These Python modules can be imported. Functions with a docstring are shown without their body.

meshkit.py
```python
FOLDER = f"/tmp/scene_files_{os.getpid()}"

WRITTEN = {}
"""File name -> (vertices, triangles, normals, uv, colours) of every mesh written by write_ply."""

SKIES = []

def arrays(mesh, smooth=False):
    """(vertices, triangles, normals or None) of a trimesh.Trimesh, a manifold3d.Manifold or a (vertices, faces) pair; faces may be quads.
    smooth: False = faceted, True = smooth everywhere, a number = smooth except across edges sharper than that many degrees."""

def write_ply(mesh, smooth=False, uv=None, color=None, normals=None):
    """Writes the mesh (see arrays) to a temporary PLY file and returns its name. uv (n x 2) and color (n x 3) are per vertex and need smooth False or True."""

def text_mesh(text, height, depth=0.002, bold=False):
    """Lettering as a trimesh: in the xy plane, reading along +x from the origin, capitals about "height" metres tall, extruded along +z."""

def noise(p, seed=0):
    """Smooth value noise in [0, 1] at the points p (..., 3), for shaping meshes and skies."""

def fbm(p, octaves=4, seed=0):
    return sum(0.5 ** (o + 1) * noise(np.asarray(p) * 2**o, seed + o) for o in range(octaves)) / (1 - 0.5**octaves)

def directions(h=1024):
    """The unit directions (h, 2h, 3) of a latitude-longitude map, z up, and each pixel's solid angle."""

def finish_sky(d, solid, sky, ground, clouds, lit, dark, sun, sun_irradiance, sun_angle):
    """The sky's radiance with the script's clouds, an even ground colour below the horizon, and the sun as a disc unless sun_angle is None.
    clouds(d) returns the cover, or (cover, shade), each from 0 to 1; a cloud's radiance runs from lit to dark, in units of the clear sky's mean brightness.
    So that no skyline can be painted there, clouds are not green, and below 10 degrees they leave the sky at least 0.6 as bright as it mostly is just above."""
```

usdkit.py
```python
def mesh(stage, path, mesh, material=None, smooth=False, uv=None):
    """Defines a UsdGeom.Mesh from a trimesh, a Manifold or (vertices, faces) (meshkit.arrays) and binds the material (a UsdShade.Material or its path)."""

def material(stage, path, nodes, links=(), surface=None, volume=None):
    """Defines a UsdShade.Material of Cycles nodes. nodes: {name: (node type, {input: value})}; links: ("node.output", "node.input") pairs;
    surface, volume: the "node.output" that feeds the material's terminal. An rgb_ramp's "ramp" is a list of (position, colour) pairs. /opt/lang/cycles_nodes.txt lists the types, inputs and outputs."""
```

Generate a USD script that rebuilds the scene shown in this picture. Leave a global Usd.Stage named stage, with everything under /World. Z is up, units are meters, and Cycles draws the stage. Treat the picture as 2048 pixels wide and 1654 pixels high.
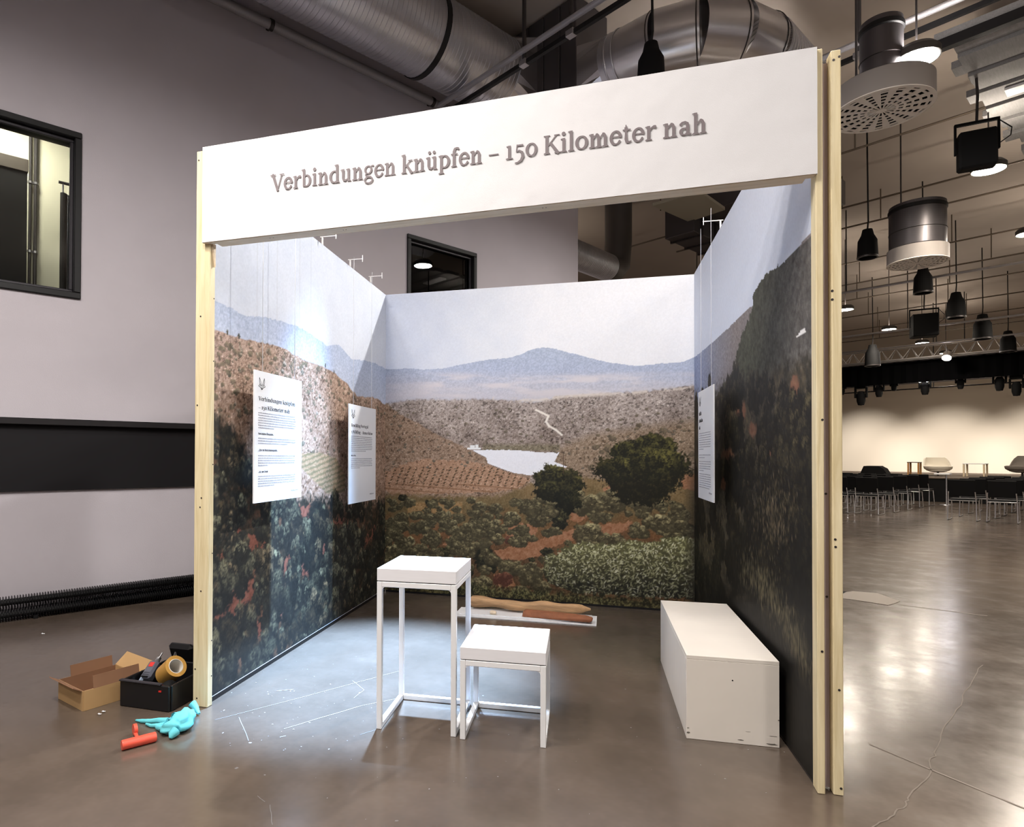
import math, random
import numpy as np, trimesh, usdkit, meshkit
from pxr import Usd, UsdGeom, UsdLux, UsdShade, Gf, Sdf, Vt
from shapely.geometry import Point, Polygon, box as sbox
from shapely.ops import unary_union
from shapely import affinity

stage = Usd.Stage.CreateInMemory()
UsdGeom.SetStageUpAxis(stage, UsdGeom.Tokens.z); UsdGeom.SetStageMetersPerUnit(stage, 1.0)
UsdGeom.Xform.Define(stage, '/World'); UsdGeom.Scope.Define(stage, '/World/Looks')
V3 = lambda *p: np.array(p, float)
# ------------------------------------------------------------------ camera
CP = V3(2.086, -2.856, 1.350); YAW, PITCH, ROLL = 0.292, 0.011, 0.003
FPX, CX, CY = 1250.0, 876.8, 898.1          # focal length and principal point of the 2048 x 1654 frame
_f = V3(-math.sin(YAW)*math.cos(PITCH), math.cos(YAW)*math.cos(PITCH), math.sin(PITCH))
_r0 = V3(math.cos(YAW), math.sin(YAW), 0); _u0 = np.cross(_r0, _f)
_r = math.cos(ROLL)*_r0+math.sin(ROLL)*_u0; _u = -math.sin(ROLL)*_r0+math.cos(ROLL)*_u0
cam = UsdGeom.Camera.Define(stage, '/World/camera')
cam.AddTransformOp().Set(Gf.Matrix4d(*_r, 0, *_u, 0, *(-_f), 0, *CP, 1))
cam.CreateHorizontalApertureAttr(36.0); cam.CreateVerticalApertureAttr(36.0*1654/2048); cam.CreateFocalLengthAttr(36.0*FPX/2048)
cam.CreateHorizontalApertureOffsetAttr((1024-CX)/2048*36.0); cam.CreateVerticalApertureOffsetAttr((CY-827)/2048*36.0)
cam.CreateClippingRangeAttr(Gf.Vec2f(0.05, 200)); cam.CreateFStopAttr(0.0)
cam.CreateExposureAttr(1.78)
def ray(x, y):
    d = _f+_r*(x-CX)/FPX-_u*(y-CY)/FPX
    return d/np.linalg.norm(d)
def on_plane(x, y, p0, n):
    d = ray(x, y); return CP+d*(np.dot(np.asarray(p0, float)-CP, n)/np.dot(d, n))
def on_z(x, y, z=0.0): return on_plane(x, y, (0, 0, z), V3(0, 0, 1))
def project(P):
    d = P-CP; z = d@_f
    return CX+FPX*(d@_r)/z, CY-FPX*(d@_u)/z
# the hall stands at an angle to the booth: a along its grey wall, b across it
HA = math.radians(57.0); UA = V3(math.cos(HA), math.sin(HA), 0); UB = V3(-math.sin(HA), math.cos(HA), 0)
def H(a, b, z=0.0): return UA*a+UB*b+V3(0, 0, z)
WB, WEND, CEIL, BACK = 2.90, 6.93, 6.6, 30.5
# ------------------------------------------------------------------ light: the hall's ceiling lamps, one cool spot over the booth, wall washers
LAMP_Z, LAMP_POWER, LAMP_UP = 4.9, 108.0, 30.0
LAMP_COLOR, LAMP_WARM = (1.0, 0.955, 0.905), (1.0, 0.89, 0.75)
LAMPS = [(-4.5, -1.83), (-1.15, -1.83), (2.2, -1.83), (5.57, -1.83), (6.04, 0.18), (8.89, -1.83), (12.28, -1.83), (15.7, -1.83), (19.1, -1.83),
         (9.3, 6.3), (15.94, 1.83), (19.5, 1.83), (22.75, 1.78), (25.7, 1.75),
         (-2.7, -.9), (-1.3, -.5), (-4.5, -5.5), (-1.15, -5.5), (2.2, -5.5), (5.57, -5.5), (8.89, -5.5), (2.2, -9.2), (12.28, -5.5), (19.1, -5.5)]
SPOT_POS, SPOT_AT, SPOT_POWER = V3(0.55, 1.95, 5.35), V3(0.52, 0.86, 0), 2300.0
WASH_POWER = 150.0
def spot_light(name, pos, at, power, color, angle, soft, radius):
    s = UsdLux.SphereLight.Define(stage, '/World/'+name)
    d = np.asarray(at, float)-pos; d /= np.linalg.norm(d)
    x = np.cross(d, (0.3, 0.2, 0.9)); x /= np.linalg.norm(x); y = np.cross(-d, x)
    s.AddTransformOp().Set(Gf.Matrix4d(*x, 0, *y, 0, *(-d), 0, *pos, 1))
    s.CreateRadiusAttr(radius); s.CreateIntensityAttr(power); s.CreateColorAttr(Gf.Vec3f(*color)); s.CreateNormalizeAttr(True)
    sh = UsdLux.ShapingAPI.Apply(s.GetPrim()); sh.CreateShapingConeAngleAttr(angle); sh.CreateShapingConeSoftnessAttr(soft)
    return s
spot_light('booth_spot', SPOT_POS, SPOT_AT, SPOT_POWER, (0.36, 0.61, 1.0), 13.5, 0.9, 0.06)
spot_light('booth_key', H(6.04, 0.18, 5.6), V3(-.1, 1.1, 1.35), 240.0, (1.0, 0.97, 0.93), 21.0, 0.6, 0.07)
for _k, _b in enumerate((5.4, 2.6, -0.2, -3.0, -5.8)):
    spot_light('wall_washer_%d' % _k, H(BACK-4.2, _b, 4.6), H(BACK, _b, 0.3), WASH_POWER, (1.0, 0.95, 0.90), 32.0, 1.0, 0.08)

# ------------------------------------------------------------------ helpers
def s2l(c):
    c = np.asarray(c, float)/255.0
    return np.where(c <= .04045, c/12.92, ((c+.055)/1.055)**2.4)
MATS = {}
def mat(name, color, rough=0.5, metal=0.0, vary=0.0, scale=6.0, bump=0.0, bscale=60.0, stretch=None, spec=0.5, srgb=True):
    """a principled material; vary: how far noise moves the colour, bump: relief"""
    if name in MATS: return MATS[name]
    c = s2l(color) if srgb else np.asarray(color, float)
    n = {'p': ('principled_bsdf', {'base_color': tuple(c), 'roughness': rough, 'metallic': metal, 'specular_ior_level': spec})}
    l = []
    if vary or bump:
        n['tc'] = ('texture_coordinate', {}); n['mp'] = ('mapping', {'scale': stretch or (1, 1, 1)}); l.append(('tc.object', 'mp.vector'))
    if vary:
        n['n'] = ('noise_texture', {'scale': scale, 'detail': 5.0, 'roughness': 0.6}); l.append(('mp.vector', 'n.vector'))
        n['r'] = ('rgb_ramp', {'ramp': [(0.25, tuple(c*(1-vary))), (0.75, tuple(np.minimum(c*(1+vary), 1)))]})
        l += [('n.fac', 'r.fac'), ('r.color', 'p.base_color')]
    if bump:
        n['bn'] = ('noise_texture', {'scale': bscale, 'detail': 3.0}); n['b'] = ('bump', {'strength': bump, 'distance': 0.01})
        l += [('mp.vector', 'bn.vector'), ('bn.fac', 'b.height'), ('b.normal', 'p.normal')]
    MATS[name] = usdkit.material(stage, '/World/Looks/'+name, n, l, surface='p.BSDF')
    return MATS[name]
def emit(name, color, strength):
    if name not in MATS:
        MATS[name] = usdkit.material(stage, '/World/Looks/'+name, {'e': ('emission', {'color': color, 'strength': strength})}, [], surface='e.emission')
    return MATS[name]
def unit(v): v = np.asarray(v, float); return v/np.linalg.norm(v)
class MB:
    """collects shapes into one mesh"""
    def __init__(s): s.v, s.f, s.n = [], [], 0
    def add(s, v, f):
        v = np.asarray(v, float); f = np.asarray(f, int)
        if f.shape[1] == 4: f = np.vstack([f[:, [0, 1, 2]], f[:, [0, 2, 3]]])
        s.v.append(v); s.f.append(f+s.n); s.n += len(v); return s
    def tm(s, m, T=None):
        v = np.array(m.vertices)
        if T is not None: v = v@T[:3, :3].T+T[:3, 3]
        return s.add(v, np.array(m.faces))
    def box(s, c, size, X=(1, 0, 0), Y=(0, 1, 0), Z=None, bev=0.0):
        """a box with its centre, its edges along X, Y, Z and its edges chamfered"""
        X, Y = unit(X), unit(Y); Zv = np.cross(X, Y) if Z is None else unit(Z)
        hx, hy, hz = np.asarray(size, float)/2
        if bev <= 0:
            k = V3
            p = np.array([[x, y, z] for x in (-hx, hx) for y in (-hy, hy) for z in (-hz, hz)])
            f = np.array([[0, 1, 3, 2], [4, 6, 7, 5], [0, 4, 5, 1], [2, 3, 7, 6], [0, 2, 6, 4], [1, 5, 7, 3]])
        else:
            b = min(bev, hx*.9, hy*.9, hz*.9)
            pts = np.array([[sx*(hx-(0 if a == 0 else b)), sy*(hy-(0 if a == 1 else b)), sz*(hz-(0 if a == 2 else b))]
                            for sx in (-1, 1) for sy in (-1, 1) for sz in (-1, 1) for a in range(3)])
            h = trimesh.convex.convex_hull(pts); p, f = np.array(h.vertices), np.array(h.faces)
        return s.add(np.asarray(c, float)+p[:, :1]*X+p[:, 1:2]*Y+p[:, 2:]*Zv, f)
    def bar(s, a, b, w, h, up=(0, 0, 1), bev=0.0):
        a, b = np.asarray(a, float), np.asarray(b, float); d = b-a; L = np.linalg.norm(d); X = d/L
        Y = np.cross(up, X)
        if np.linalg.norm(Y) < 1e-6: Y = np.cross((0, 1, 0), X)
        return s.box((a+b)/2, (L, w, h), X, unit(Y), bev=bev)
    def tube(s, pts, r, n=10, caps=True):
        p = np.asarray(pts, float); r = np.broadcast_to(r, (len(p),)).astype(float)
        t = np.gradient(p, axis=0) if len(p) > 2 else np.repeat([p[1]-p[0]], 2, 0)
        t /= np.linalg.norm(t, axis=1, keepdims=True)+1e-12
        ref = V3(0, 0, 1) if abs(t[0][2]) < .9 else V3(1, 0, 0)
        a = unit(np.cross(t[0], ref)); A = []
        for k in range(len(p)):
            a = unit(a-t[k]*np.dot(a, t[k])); A.append(a)
        A = np.array(A); Bn = np.cross(t, A); g = np.arange(n)*2*np.pi/n
        v = p[:, None]+r[:, None, None]*(np.cos(g)[None, :, None]*A[:, None]+np.sin(g)[None, :, None]*Bn[:, None])
        i, j = np.meshgrid(np.arange(len(p)-1), np.arange(n), indexing='ij')
        f = np.stack([i*n+j, i*n+(j+1) % n, (i+1)*n+(j+1) % n, (i+1)*n+j], -1).reshape(-1, 4)
        s.add(v.reshape(-1, 3), f)
        if caps:
            for k, flip in ((0, True), (len(p)-1, False)):
                c = np.vstack([v[k], p[k][None]]); ff = np.array([[q, (q+1) % n, n] for q in range(n)])
                s.add(c, ff[:, ::-1] if flip else ff)
        return s
    def lathe(s, prof, c=(0, 0, 0), axis=(0, 0, 1), n=24):
        """profile of (radius, height) pairs turned about the axis"""
        prof = np.asarray(prof, float); Z = unit(axis); X = unit(np.cross(Z, (0.31, 0.95, 0.1) if abs(Z[2]) > .9 else (0, 0, 1))); Y = np.cross(Z, X)
        g = np.arange(n)*2*np.pi/n
        v = np.asarray(c, float)+prof[:, 0][:, None, None]*(np.cos(g)[None, :, None]*X+np.sin(g)[None, :, None]*Y)+prof[:, 1][:, None, None]*Z
        i, j = np.meshgrid(np.arange(len(prof)-1), np.arange(n), indexing='ij')
        return s.add(v.reshape(-1, 3), np.stack([i*n+j, i*n+(j+1) % n, (i+1)*n+(j+1) % n, (i+1)*n+j], -1).reshape(-1, 4))
    def cyl(s, a, b, r, n=20, r2=None):
        a, b = np.asarray(a, float), np.asarray(b, float); L = np.linalg.norm(b-a); r2 = r if r2 is None else r2
        return s.lathe([(1e-5, 0), (r, 0), (r2, L), (1e-5, L)], a, b-a, n)
    def prism(s, poly, depth, o=(0, 0, 0), X=(1, 0, 0), Y=(0, 1, 0)):
        """a shapely shape drawn in the plane of X and Y and given a depth along X x Y"""
        X, Y = unit(X), unit(Y); Z = np.cross(X, Y)
        for g in getattr(poly, 'geoms', [poly]):
            if g.is_empty or g.area < 1e-12: continue
            m = trimesh.creation.extrude_polygon(g, depth, engine='earcut'); v = np.array(m.vertices)
            s.add(np.asarray(o, float)+v[:, :1]*X+v[:, 1:2]*Y+v[:, 2:]*Z, np.array(m.faces))
        return s
    def mesh(s): return np.vstack(s.v), np.vstack(s.f)
_used = set()
def numbered(parent, name):
    p, k = f'{parent}/{name}', 0
    while p in _used: k += 1; p = f'{parent}/{name}_{k:03d}'
    _used.add(p); return p
def tag(o, label=None, cat=None, group=None, kind=None):
    for k, v in (('label', label), ('category', cat), ('group', group), ('kind', kind)):
        if v: o.SetCustomDataByKey(k, v)
    return o
FRAMES = {}
class Thing:
    def __init__(s, name, label=None, cat=None, loc=(0, 0, 0), rotz=0.0, group=None, kind=None):
        s.path = numbered('/World', name); s.loc = np.asarray(loc, float); s.rot = rotz
        x = UsdGeom.Xform.Define(stage, s.path); x.AddTranslateOp().Set(Gf.Vec3d(*s.loc)); x.AddRotateZOp().Set(math.degrees(rotz))
        s.prim = tag(x.GetPrim(), label, cat, group, kind); s.owner = s
    def local(s, v):
        c, q = math.cos(s.rot), math.sin(s.rot); d = v-s.loc
        return np.stack([c*d[:, 0]+q*d[:, 1], -q*d[:, 0]+c*d[:, 1], d[:, 2]], 1)
    def world(s, v):
        c, q = math.cos(s.rot), math.sin(s.rot); v = np.asarray(v, float)
        return np.stack([c*v[:, 0]-q*v[:, 1], q*v[:, 0]+c*v[:, 1], v[:, 2]], 1)+s.loc
class Part:
    def __init__(s, path, owner, prim): s.path, s.owner, s.prim = path, owner, prim
def part(name, mb, m, parent, label=None, smooth=30, kind=None, local=False):
    """one Mesh under a thing or under a part; its shapes are given in the hall's own frame unless local"""
    v, f = mb.mesh() if isinstance(mb, MB) else mb
    o = parent.owner
    if not local: v = o.local(v)
    p = numbered(parent.path, name)
    g = usdkit.mesh(stage, p, (v, f), m, smooth=smooth)
    return Part(p, o, tag(g.GetPrim(), label, kind=kind))
def single(name, mb, m, label=None, cat=None, group=None, kind=None, smooth=30, loc=None):
    """a thing that is one mesh"""
    v, f = mb.mesh() if isinstance(mb, MB) else mb
    p = numbered('/World', name); c = np.asarray(loc if loc is not None else (0, 0, 0), float)
    g = usdkit.mesh(stage, p, (v-c, f), m, smooth=smooth)
    if loc is not None: UsdGeom.Xformable(g).AddTranslateOp().Set(Gf.Vec3d(*c))
    return tag(g.GetPrim(), label, cat, group, kind)
def copy(src, loc, rotz, label=None, group=None):
    was = src.prim.GetCustomData(); base = src.path.split('/')[-1]
    p = numbered('/World', base); x = UsdGeom.Xform.Define(stage, p)
    x.GetPrim().GetReferences().AddInternalReference(src.path)
    x.ClearXformOpOrder(); x.AddTranslateOp().Set(Gf.Vec3d(*map(float, loc))); x.AddRotateZOp().Set(math.degrees(rotz))
    x.GetPrim().SetInstanceable(True)
    return tag(x.GetPrim(), label or was['label'], was['category'], group or was.get('group'))
# ---- serif lettering drawn stroke by stroke (cap height 100) ----
import numpy as np, math
from shapely.geometry import Point, Polygon, MultiPoint, box as sbox
from shapely.ops import unary_union
from shapely import affinity
def _st(pts, ws):
    """a stroke of varying width through points"""
    out = []
    d = [Point(p).buffer(w/2, 6) for p, w in zip(pts, ws)]
    for a, b in zip(d[:-1], d[1:]):
        out.append(unary_union([a, b]).convex_hull)
    return unary_union(out)
def _arc(cx, cy, rx, ry, a0, a1, w0, w1, n=22, tilt=0.0):
    """elliptic arc; width w0 where it runs vertical, w1 where it runs horizontal"""
    p, w = [], []
    for i in range(n+1):
        a = math.radians(a0+(a1-a0)*i/n)
        p.append((cx+rx*math.cos(a), cy+ry*math.sin(a)))
        k = abs(math.cos(a-tilt))
        w.append(w1+(w0-w1)*k**1.3)
    return _st(p, w)
def _serif(x0, x1, y): return sbox(x0, y-4.5 if y > 50 else y, x1, y+4.5 if y < 50 else y).buffer(.6) if False else sbox(x0, y, x1, y+8) if y < 40 else sbox(x0, y-8, x1, y)
def _stem(x, y0, y1, s=18, bot='lr', top='l'):
    g = [sbox(x, y0, x+s, y1)]
    for side in bot:
        g.append(Polygon([(x+s/2, y0), (x-9, y0), (x-9, y0+6), (x, y0+10)] if side == 'l' else [(x+s/2, y0), (x+s+9, y0), (x+s+9, y0+6), (x+s, y0+10)]))
    for side in top:
        g.append(Polygon([(x+s/2, y1), (x-9, y1-3), (x-9, y1-9), (x+s/2, y1-11)] if side == 'l' else [(x+s/2, y1), (x+s+9, y1), (x+s+9, y1-6), (x+s, y1-10)]))
    return unary_union(g)
_X = 75
def _arch(x0, x1):
    return _st([(x0+4, 50), (x0+12, 62), (x0+22, 69), ((x0+x1)/2+8, 69), (x1+5, 63), (x1+9, 50)], [7, 10, 12, 13, 16, 18])
def _glyphs():
    G = {}
    G['V'] = (unary_union([_st([(14, 96), (46, 6)], [20, 18]), _st([(46, 6), (76, 96)], [9, 9]), sbox(-6, 92, 34, 100), sbox(60, 92, 94, 100), sbox(36, 0, 56, 8)]), 88)
    G['W'] = (unary_union([_st([(10, 96), (32, 6)], [18, 16]), _st([(32, 6), (54, 92)], [9, 9]), _st([(52, 92), (76, 6)], [18, 16]), _st([(76, 6), (100, 96)], [9, 9]), sbox(-6, 92, 28, 100), sbox(86, 92, 114, 100)]), 112)
    G['K'] = (unary_union([_stem(10, 0, 100, 19, 'lr', ''), sbox(1, 92, 38, 100), _st([(28, 46), (72, 96)], [9, 9]), _st([(40, 56), (78, 4)], [17, 19]), sbox(58, 92, 90, 100), sbox(60, 0, 96, 8)]), 92)
    G['R'] = (unary_union([_stem(10, 0, 100, 19, 'lr', ''), sbox(1, 92, 48, 100), _arc(44, 72, 25, 24, -90, 90, 18, 9), sbox(24, 44, 46, 53), _st([(46, 48), (76, 4)], [16, 18]), sbox(66, 0, 90, 8)]), 86)
    G['P'] = (unary_union([_stem(10, 0, 100, 19, 'lr', ''), sbox(1, 92, 48, 100), _arc(44, 70, 26, 26, -90, 90, 18, 9), sbox(24, 40, 46, 49)]), 80)
    G['A'] = (unary_union([_st([(16, 4), (46, 96)], [9, 9]), _st([(48, 96), (80, 4)], [18, 19]), sbox(-2, 0, 32, 8), sbox(62, 0, 98, 8), sbox(28, 32, 66, 40)]), 94)
    G['e'] = (unary_union([_arc(33, 37.5, 24, 33, 10, 325, 18, 10, tilt=.25), sbox(14, 38, 60, 46)]), 66)
    G['r'] = (unary_union([_stem(10, 0, _X, 18, 'lr', 'l'), _st([(24, 48), (32, 62), (44, 69), (50, 67)], [8, 10, 13, 18])]), 58)
    G['b'] = (unary_union([_stem(10, 3, 108, 18, '', 'l'), _arc(36, 37, 25, 32, -120, 130, 19, 10), sbox(12, 3, 26, 14)]), 74)
    G['i'] = (unary_union([_stem(10, 0, _X, 18, 'lr', 'l'), Point(18, 97).buffer(11.5)]), 40)
    G['n'] = (unary_union([_stem(10, 0, _X, 18, 'lr', 'l'), _arch(24, 46), _stem(46, 0, 56, 18, 'lr', '')]), 76)
    G['m'] = (unary_union([_stem(10, 0, _X, 18, 'lr', 'l'), _arch(24, 44), _stem(44, 0, 56, 18, 'lr', ''), _arch(58, 78), _stem(78, 0, 56, 18, 'lr', '')]), 108)
    G['h'] = (unary_union([_stem(10, 0, 108, 18, 'lr', 'l'), _arch(24, 46), _stem(46, 0, 56, 18, 'lr', '')]), 76)
    G['d'] = (unary_union([_stem(46, 0, 108, 18, 'r', 'l'), _arc(37, 37, 27, 32, 50, 310, 19, 10)]), 76)
    G['u'] = (unary_union([_stem(10, 20, _X, 18, '', 'l'), _stem(46, 0, _X, 18, 'r', 'l'), _st([(19, 26), (22, 13), (34, 7), (48, 16)], [18, 16, 13, 8])]), 77)
    G['ü'] = (unary_union([G['u'][0], Point(24, 97).buffer(10), Point(52, 97).buffer(10)]), 77)
    G['p'] = (unary_union([_stem(10, -30, _X, 18, 'lr', 'l'), _arc(37, 37, 26, 32, -130, 130, 19, 10)]), 74)
    G['g'] = (unary_union([_arc(31, 50, 20, 21, 0, 360, 15, 9), _st([(44, 66), (56, 72), (64, 70)], [8, 9, 11]), _st([(20, 32), (13, 22), (20, 14), (46, 8)], [8, 10, 12, 14]), _arc(33, -8, 25, 17, 0, 360, 12, 10)]), 68)
    G['k'] = (unary_union([_stem(10, 0, 108, 18, 'lr', 'l'), _st([(26, 36), (58, 70)], [8, 8]), _st([(36, 44), (64, 4)], [15, 17]), sbox(44, 67, 72, 75), sbox(52, 0, 78, 8)]), 76)
    G['f'] = (unary_union([_stem(12, 0, 86, 18, 'lr', ''), _st([(21, 84), (26, 99), (38, 103), (46, 99)], [18, 15, 11, 15]), sbox(2, 66, 44, 75)]), 48)
    G['l'] = (_stem(10, 0, 108, 18, 'lr', 'l'), 38)
    G['o'] = (_arc(36, 37.5, 26, 32, 0, 360, 19, 9, 36), 73)
    G['t'] = (unary_union([_st([(20, 94), (20, 24), (24, 10), (36, 7), (46, 12)], [8, 18, 17, 12, 7]), sbox(11, 60, 29, 86), sbox(2, 66, 45, 75)]), 49)
    G['a'] = (unary_union([_st([(12, 58), (20, 67), (34, 69), (45, 60), (47, 40), (47, 14), (54, 6), (64, 8)], [14, 11, 11, 17, 18, 18, 13, 7]), _arc(30, 22, 17, 16, 50, 330, 17, 9)]), 66)
    G['s'] = (_st([(50, 60), (40, 68), (26, 68), (17, 58), (22, 46), (38, 38), (49, 28), (47, 14), (34, 6), (20, 7), (10, 16)], [7, 9, 10, 15, 17, 18, 17, 15, 10, 9, 7]), 60)
    G['w'] = (unary_union([_st([(10, 71), (26, 5)], [16, 14]), _st([(26, 5), (44, 68)], [8, 8]), _st([(44, 68), (62, 5)], [16, 14]), _st([(62, 5), (80, 71)], [8, 8]), sbox(-4, 67, 26, 75), sbox(66, 67, 92, 75)]), 92)
    G['x'] = (unary_union([_st([(10, 71), (56, 4)], [16, 16]), _st([(12, 4), (54, 71)], [8, 8]), sbox(-2, 67, 26, 75), sbox(40, 67, 66, 75), sbox(-2, 0, 24, 8), sbox(42, 0, 70, 8)]), 70)
    G['–'] = (sbox(4, 33, 62, 42), 66)
    G['1'] = (unary_union([_stem(18, 0, _X, 18, 'lr', 'l'), sbox(6, 0, 48, 8)]), 52)
    G['5'] = (unary_union([sbox(16, 62, 54, 74), _st([(18, 72), (14, 36)], [8, 8]), _st([(14, 36), (30, 41), (46, 30), (50, 8), (40, -12), (22, -22), (8, -23)], [8, 11, 16, 19, 16, 11, 9])]), 62)
    G['0'] = (_arc(36, 37.5, 25, 32, 0, 360, 18, 9, 36), 72)
    return G
GLYPHS = _glyphs()
def serif_text(text, cap, gap=0):
    """lettering as a shapely shape with capitals cap tall, and its width"""
    x, out = 0.0, []
    for ch in text:
        if ch == ' ':
            x += 30; continue
        g, w = GLYPHS[ch]
        out.append(affinity.translate(g, x, 0)); x += w+gap
    s = cap/100.0
    return affinity.scale(unary_union(out).simplify(.5), s, s, origin=(0, 0)), x*s
# ------------------------------------------------------------------ materials of the place
def floor_mat():
    n = {'g': ('geometry', {}), 'n1': ('noise_texture', {'scale': 0.55, 'detail': 3.0, 'roughness': 0.62}), 'n2': ('noise_texture', {'scale': 3.2, 'detail': 4.0, 'roughness': 0.65}),
         'n3': ('noise_texture', {'scale': 70.0, 'detail': 2.0}), 'mx': ('mix_float', {'fac': 0.3}),
         'r': ('rgb_ramp', {'ramp': [(0.32, tuple(s2l((70, 61, 53)))), (0.52, tuple(s2l((84, 73, 64)))), (0.72, tuple(s2l((101, 88, 77))))]}),
         'rr': ('map_range', {'from_min': 0.3, 'from_max': 0.7, 'to_min': 0.18, 'to_max': 0.25}),
         'bn': ('noise_texture', {'scale': 14.0, 'detail': 4.0}), 'b': ('bump', {'strength': 0.006, 'distance': 0.01}),
         'p': ('principled_bsdf', {'specular_ior_level': 0.85})}
    l = [('g.position', 'n1.vector'), ('g.position', 'n2.vector'), ('g.position', 'n3.vector'), ('g.position', 'bn.vector'), ('n1.fac', 'mx.a'), ('n2.fac', 'mx.b'),
         ('mx.result', 'r.fac'), ('r.color', 'p.base_color'), ('n2.fac', 'rr.value'), ('rr.result', 'p.roughness'), ('bn.fac', 'b.height'), ('b.normal', 'p.normal')]
    return usdkit.material(stage, '/World/Looks/polished_concrete', n, l, surface='p.BSDF')
def wood_mat(name, c0, c1, axis):
    sc = [14.0, 14.0, 14.0]; sc[axis] = 0.9
    n = {'tc': ('texture_coordinate', {}), 'mp': ('mapping', {'scale': tuple(sc)}), 'n': ('noise_texture', {'scale': 3.0, 'detail': 5.0, 'roughness': 0.6, 'distortion': 0.6}),
         'r': ('rgb_ramp', {'ramp': [(0.3, tuple(s2l(c0))), (0.7, tuple(s2l(c1)))]}), 'p': ('principled_bsdf', {'roughness': 0.6})}
    return usdkit.material(stage, '/World/Looks/'+name, n, [('tc.object', 'mp.vector'), ('mp.vector', 'n.vector'), ('n.fac', 'r.fac'), ('r.color', 'p.base_color')], surface='p.BSDF')
def pane_mat():
    n = {'t': ('transparent_bsdf', {'color': (0.93, 0.95, 0.94)}), 'g': ('glossy_bsdf', {'color': (1, 1, 1), 'roughness': 0.0}), 'f': ('fresnel', {'IOR': 1.6}), 'm': ('mix_closure', {})}
    return usdkit.material(stage, '/World/Looks/window_glass', n, [('f.fac', 'm.fac'), ('t.BSDF', 'm.closure1'), ('g.BSDF', 'm.closure2')], surface='m.closure')
M_FLOOR = floor_mat()
M_PINE = wood_mat('pine_upright', (198, 180, 138), (222, 208, 172), 2)
M_PINE_X = wood_mat('pine_lying', (206, 184, 152), (226, 206, 178), 0)
M_PANE = pane_mat()
M_WALL = mat('grey_plaster', (184, 178, 184), .85, vary=.05, scale=1.3, bump=.06, bscale=120)
M_CEIL = mat('ceiling_concrete', (160, 148, 138), .9, vary=.07, scale=.7)
M_STAGEWALL = mat('stage_wall_plaster', (202, 190, 172), .9, vary=.03, scale=.4)
M_BLACK = mat('black_paint', (13, 12, 14), .5, spec=.35)
M_MATTE = mat('matt_black', (9, 9, 10), .8, spec=.25)
M_DARKSTEEL = mat('dark_steel', (62, 58, 58), .45, .6)
M_STEEL = mat('galvanised_steel', (168, 166, 168), .33, .9, vary=.12, scale=7)
M_CHROME = mat('chrome', (235, 235, 238), .28, 1.0)
M_WHITE = mat('white_enamel', (222, 221, 221), .4)
M_GREYPIPE = mat('grey_pipe', (150, 146, 148), .4, .2)
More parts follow.
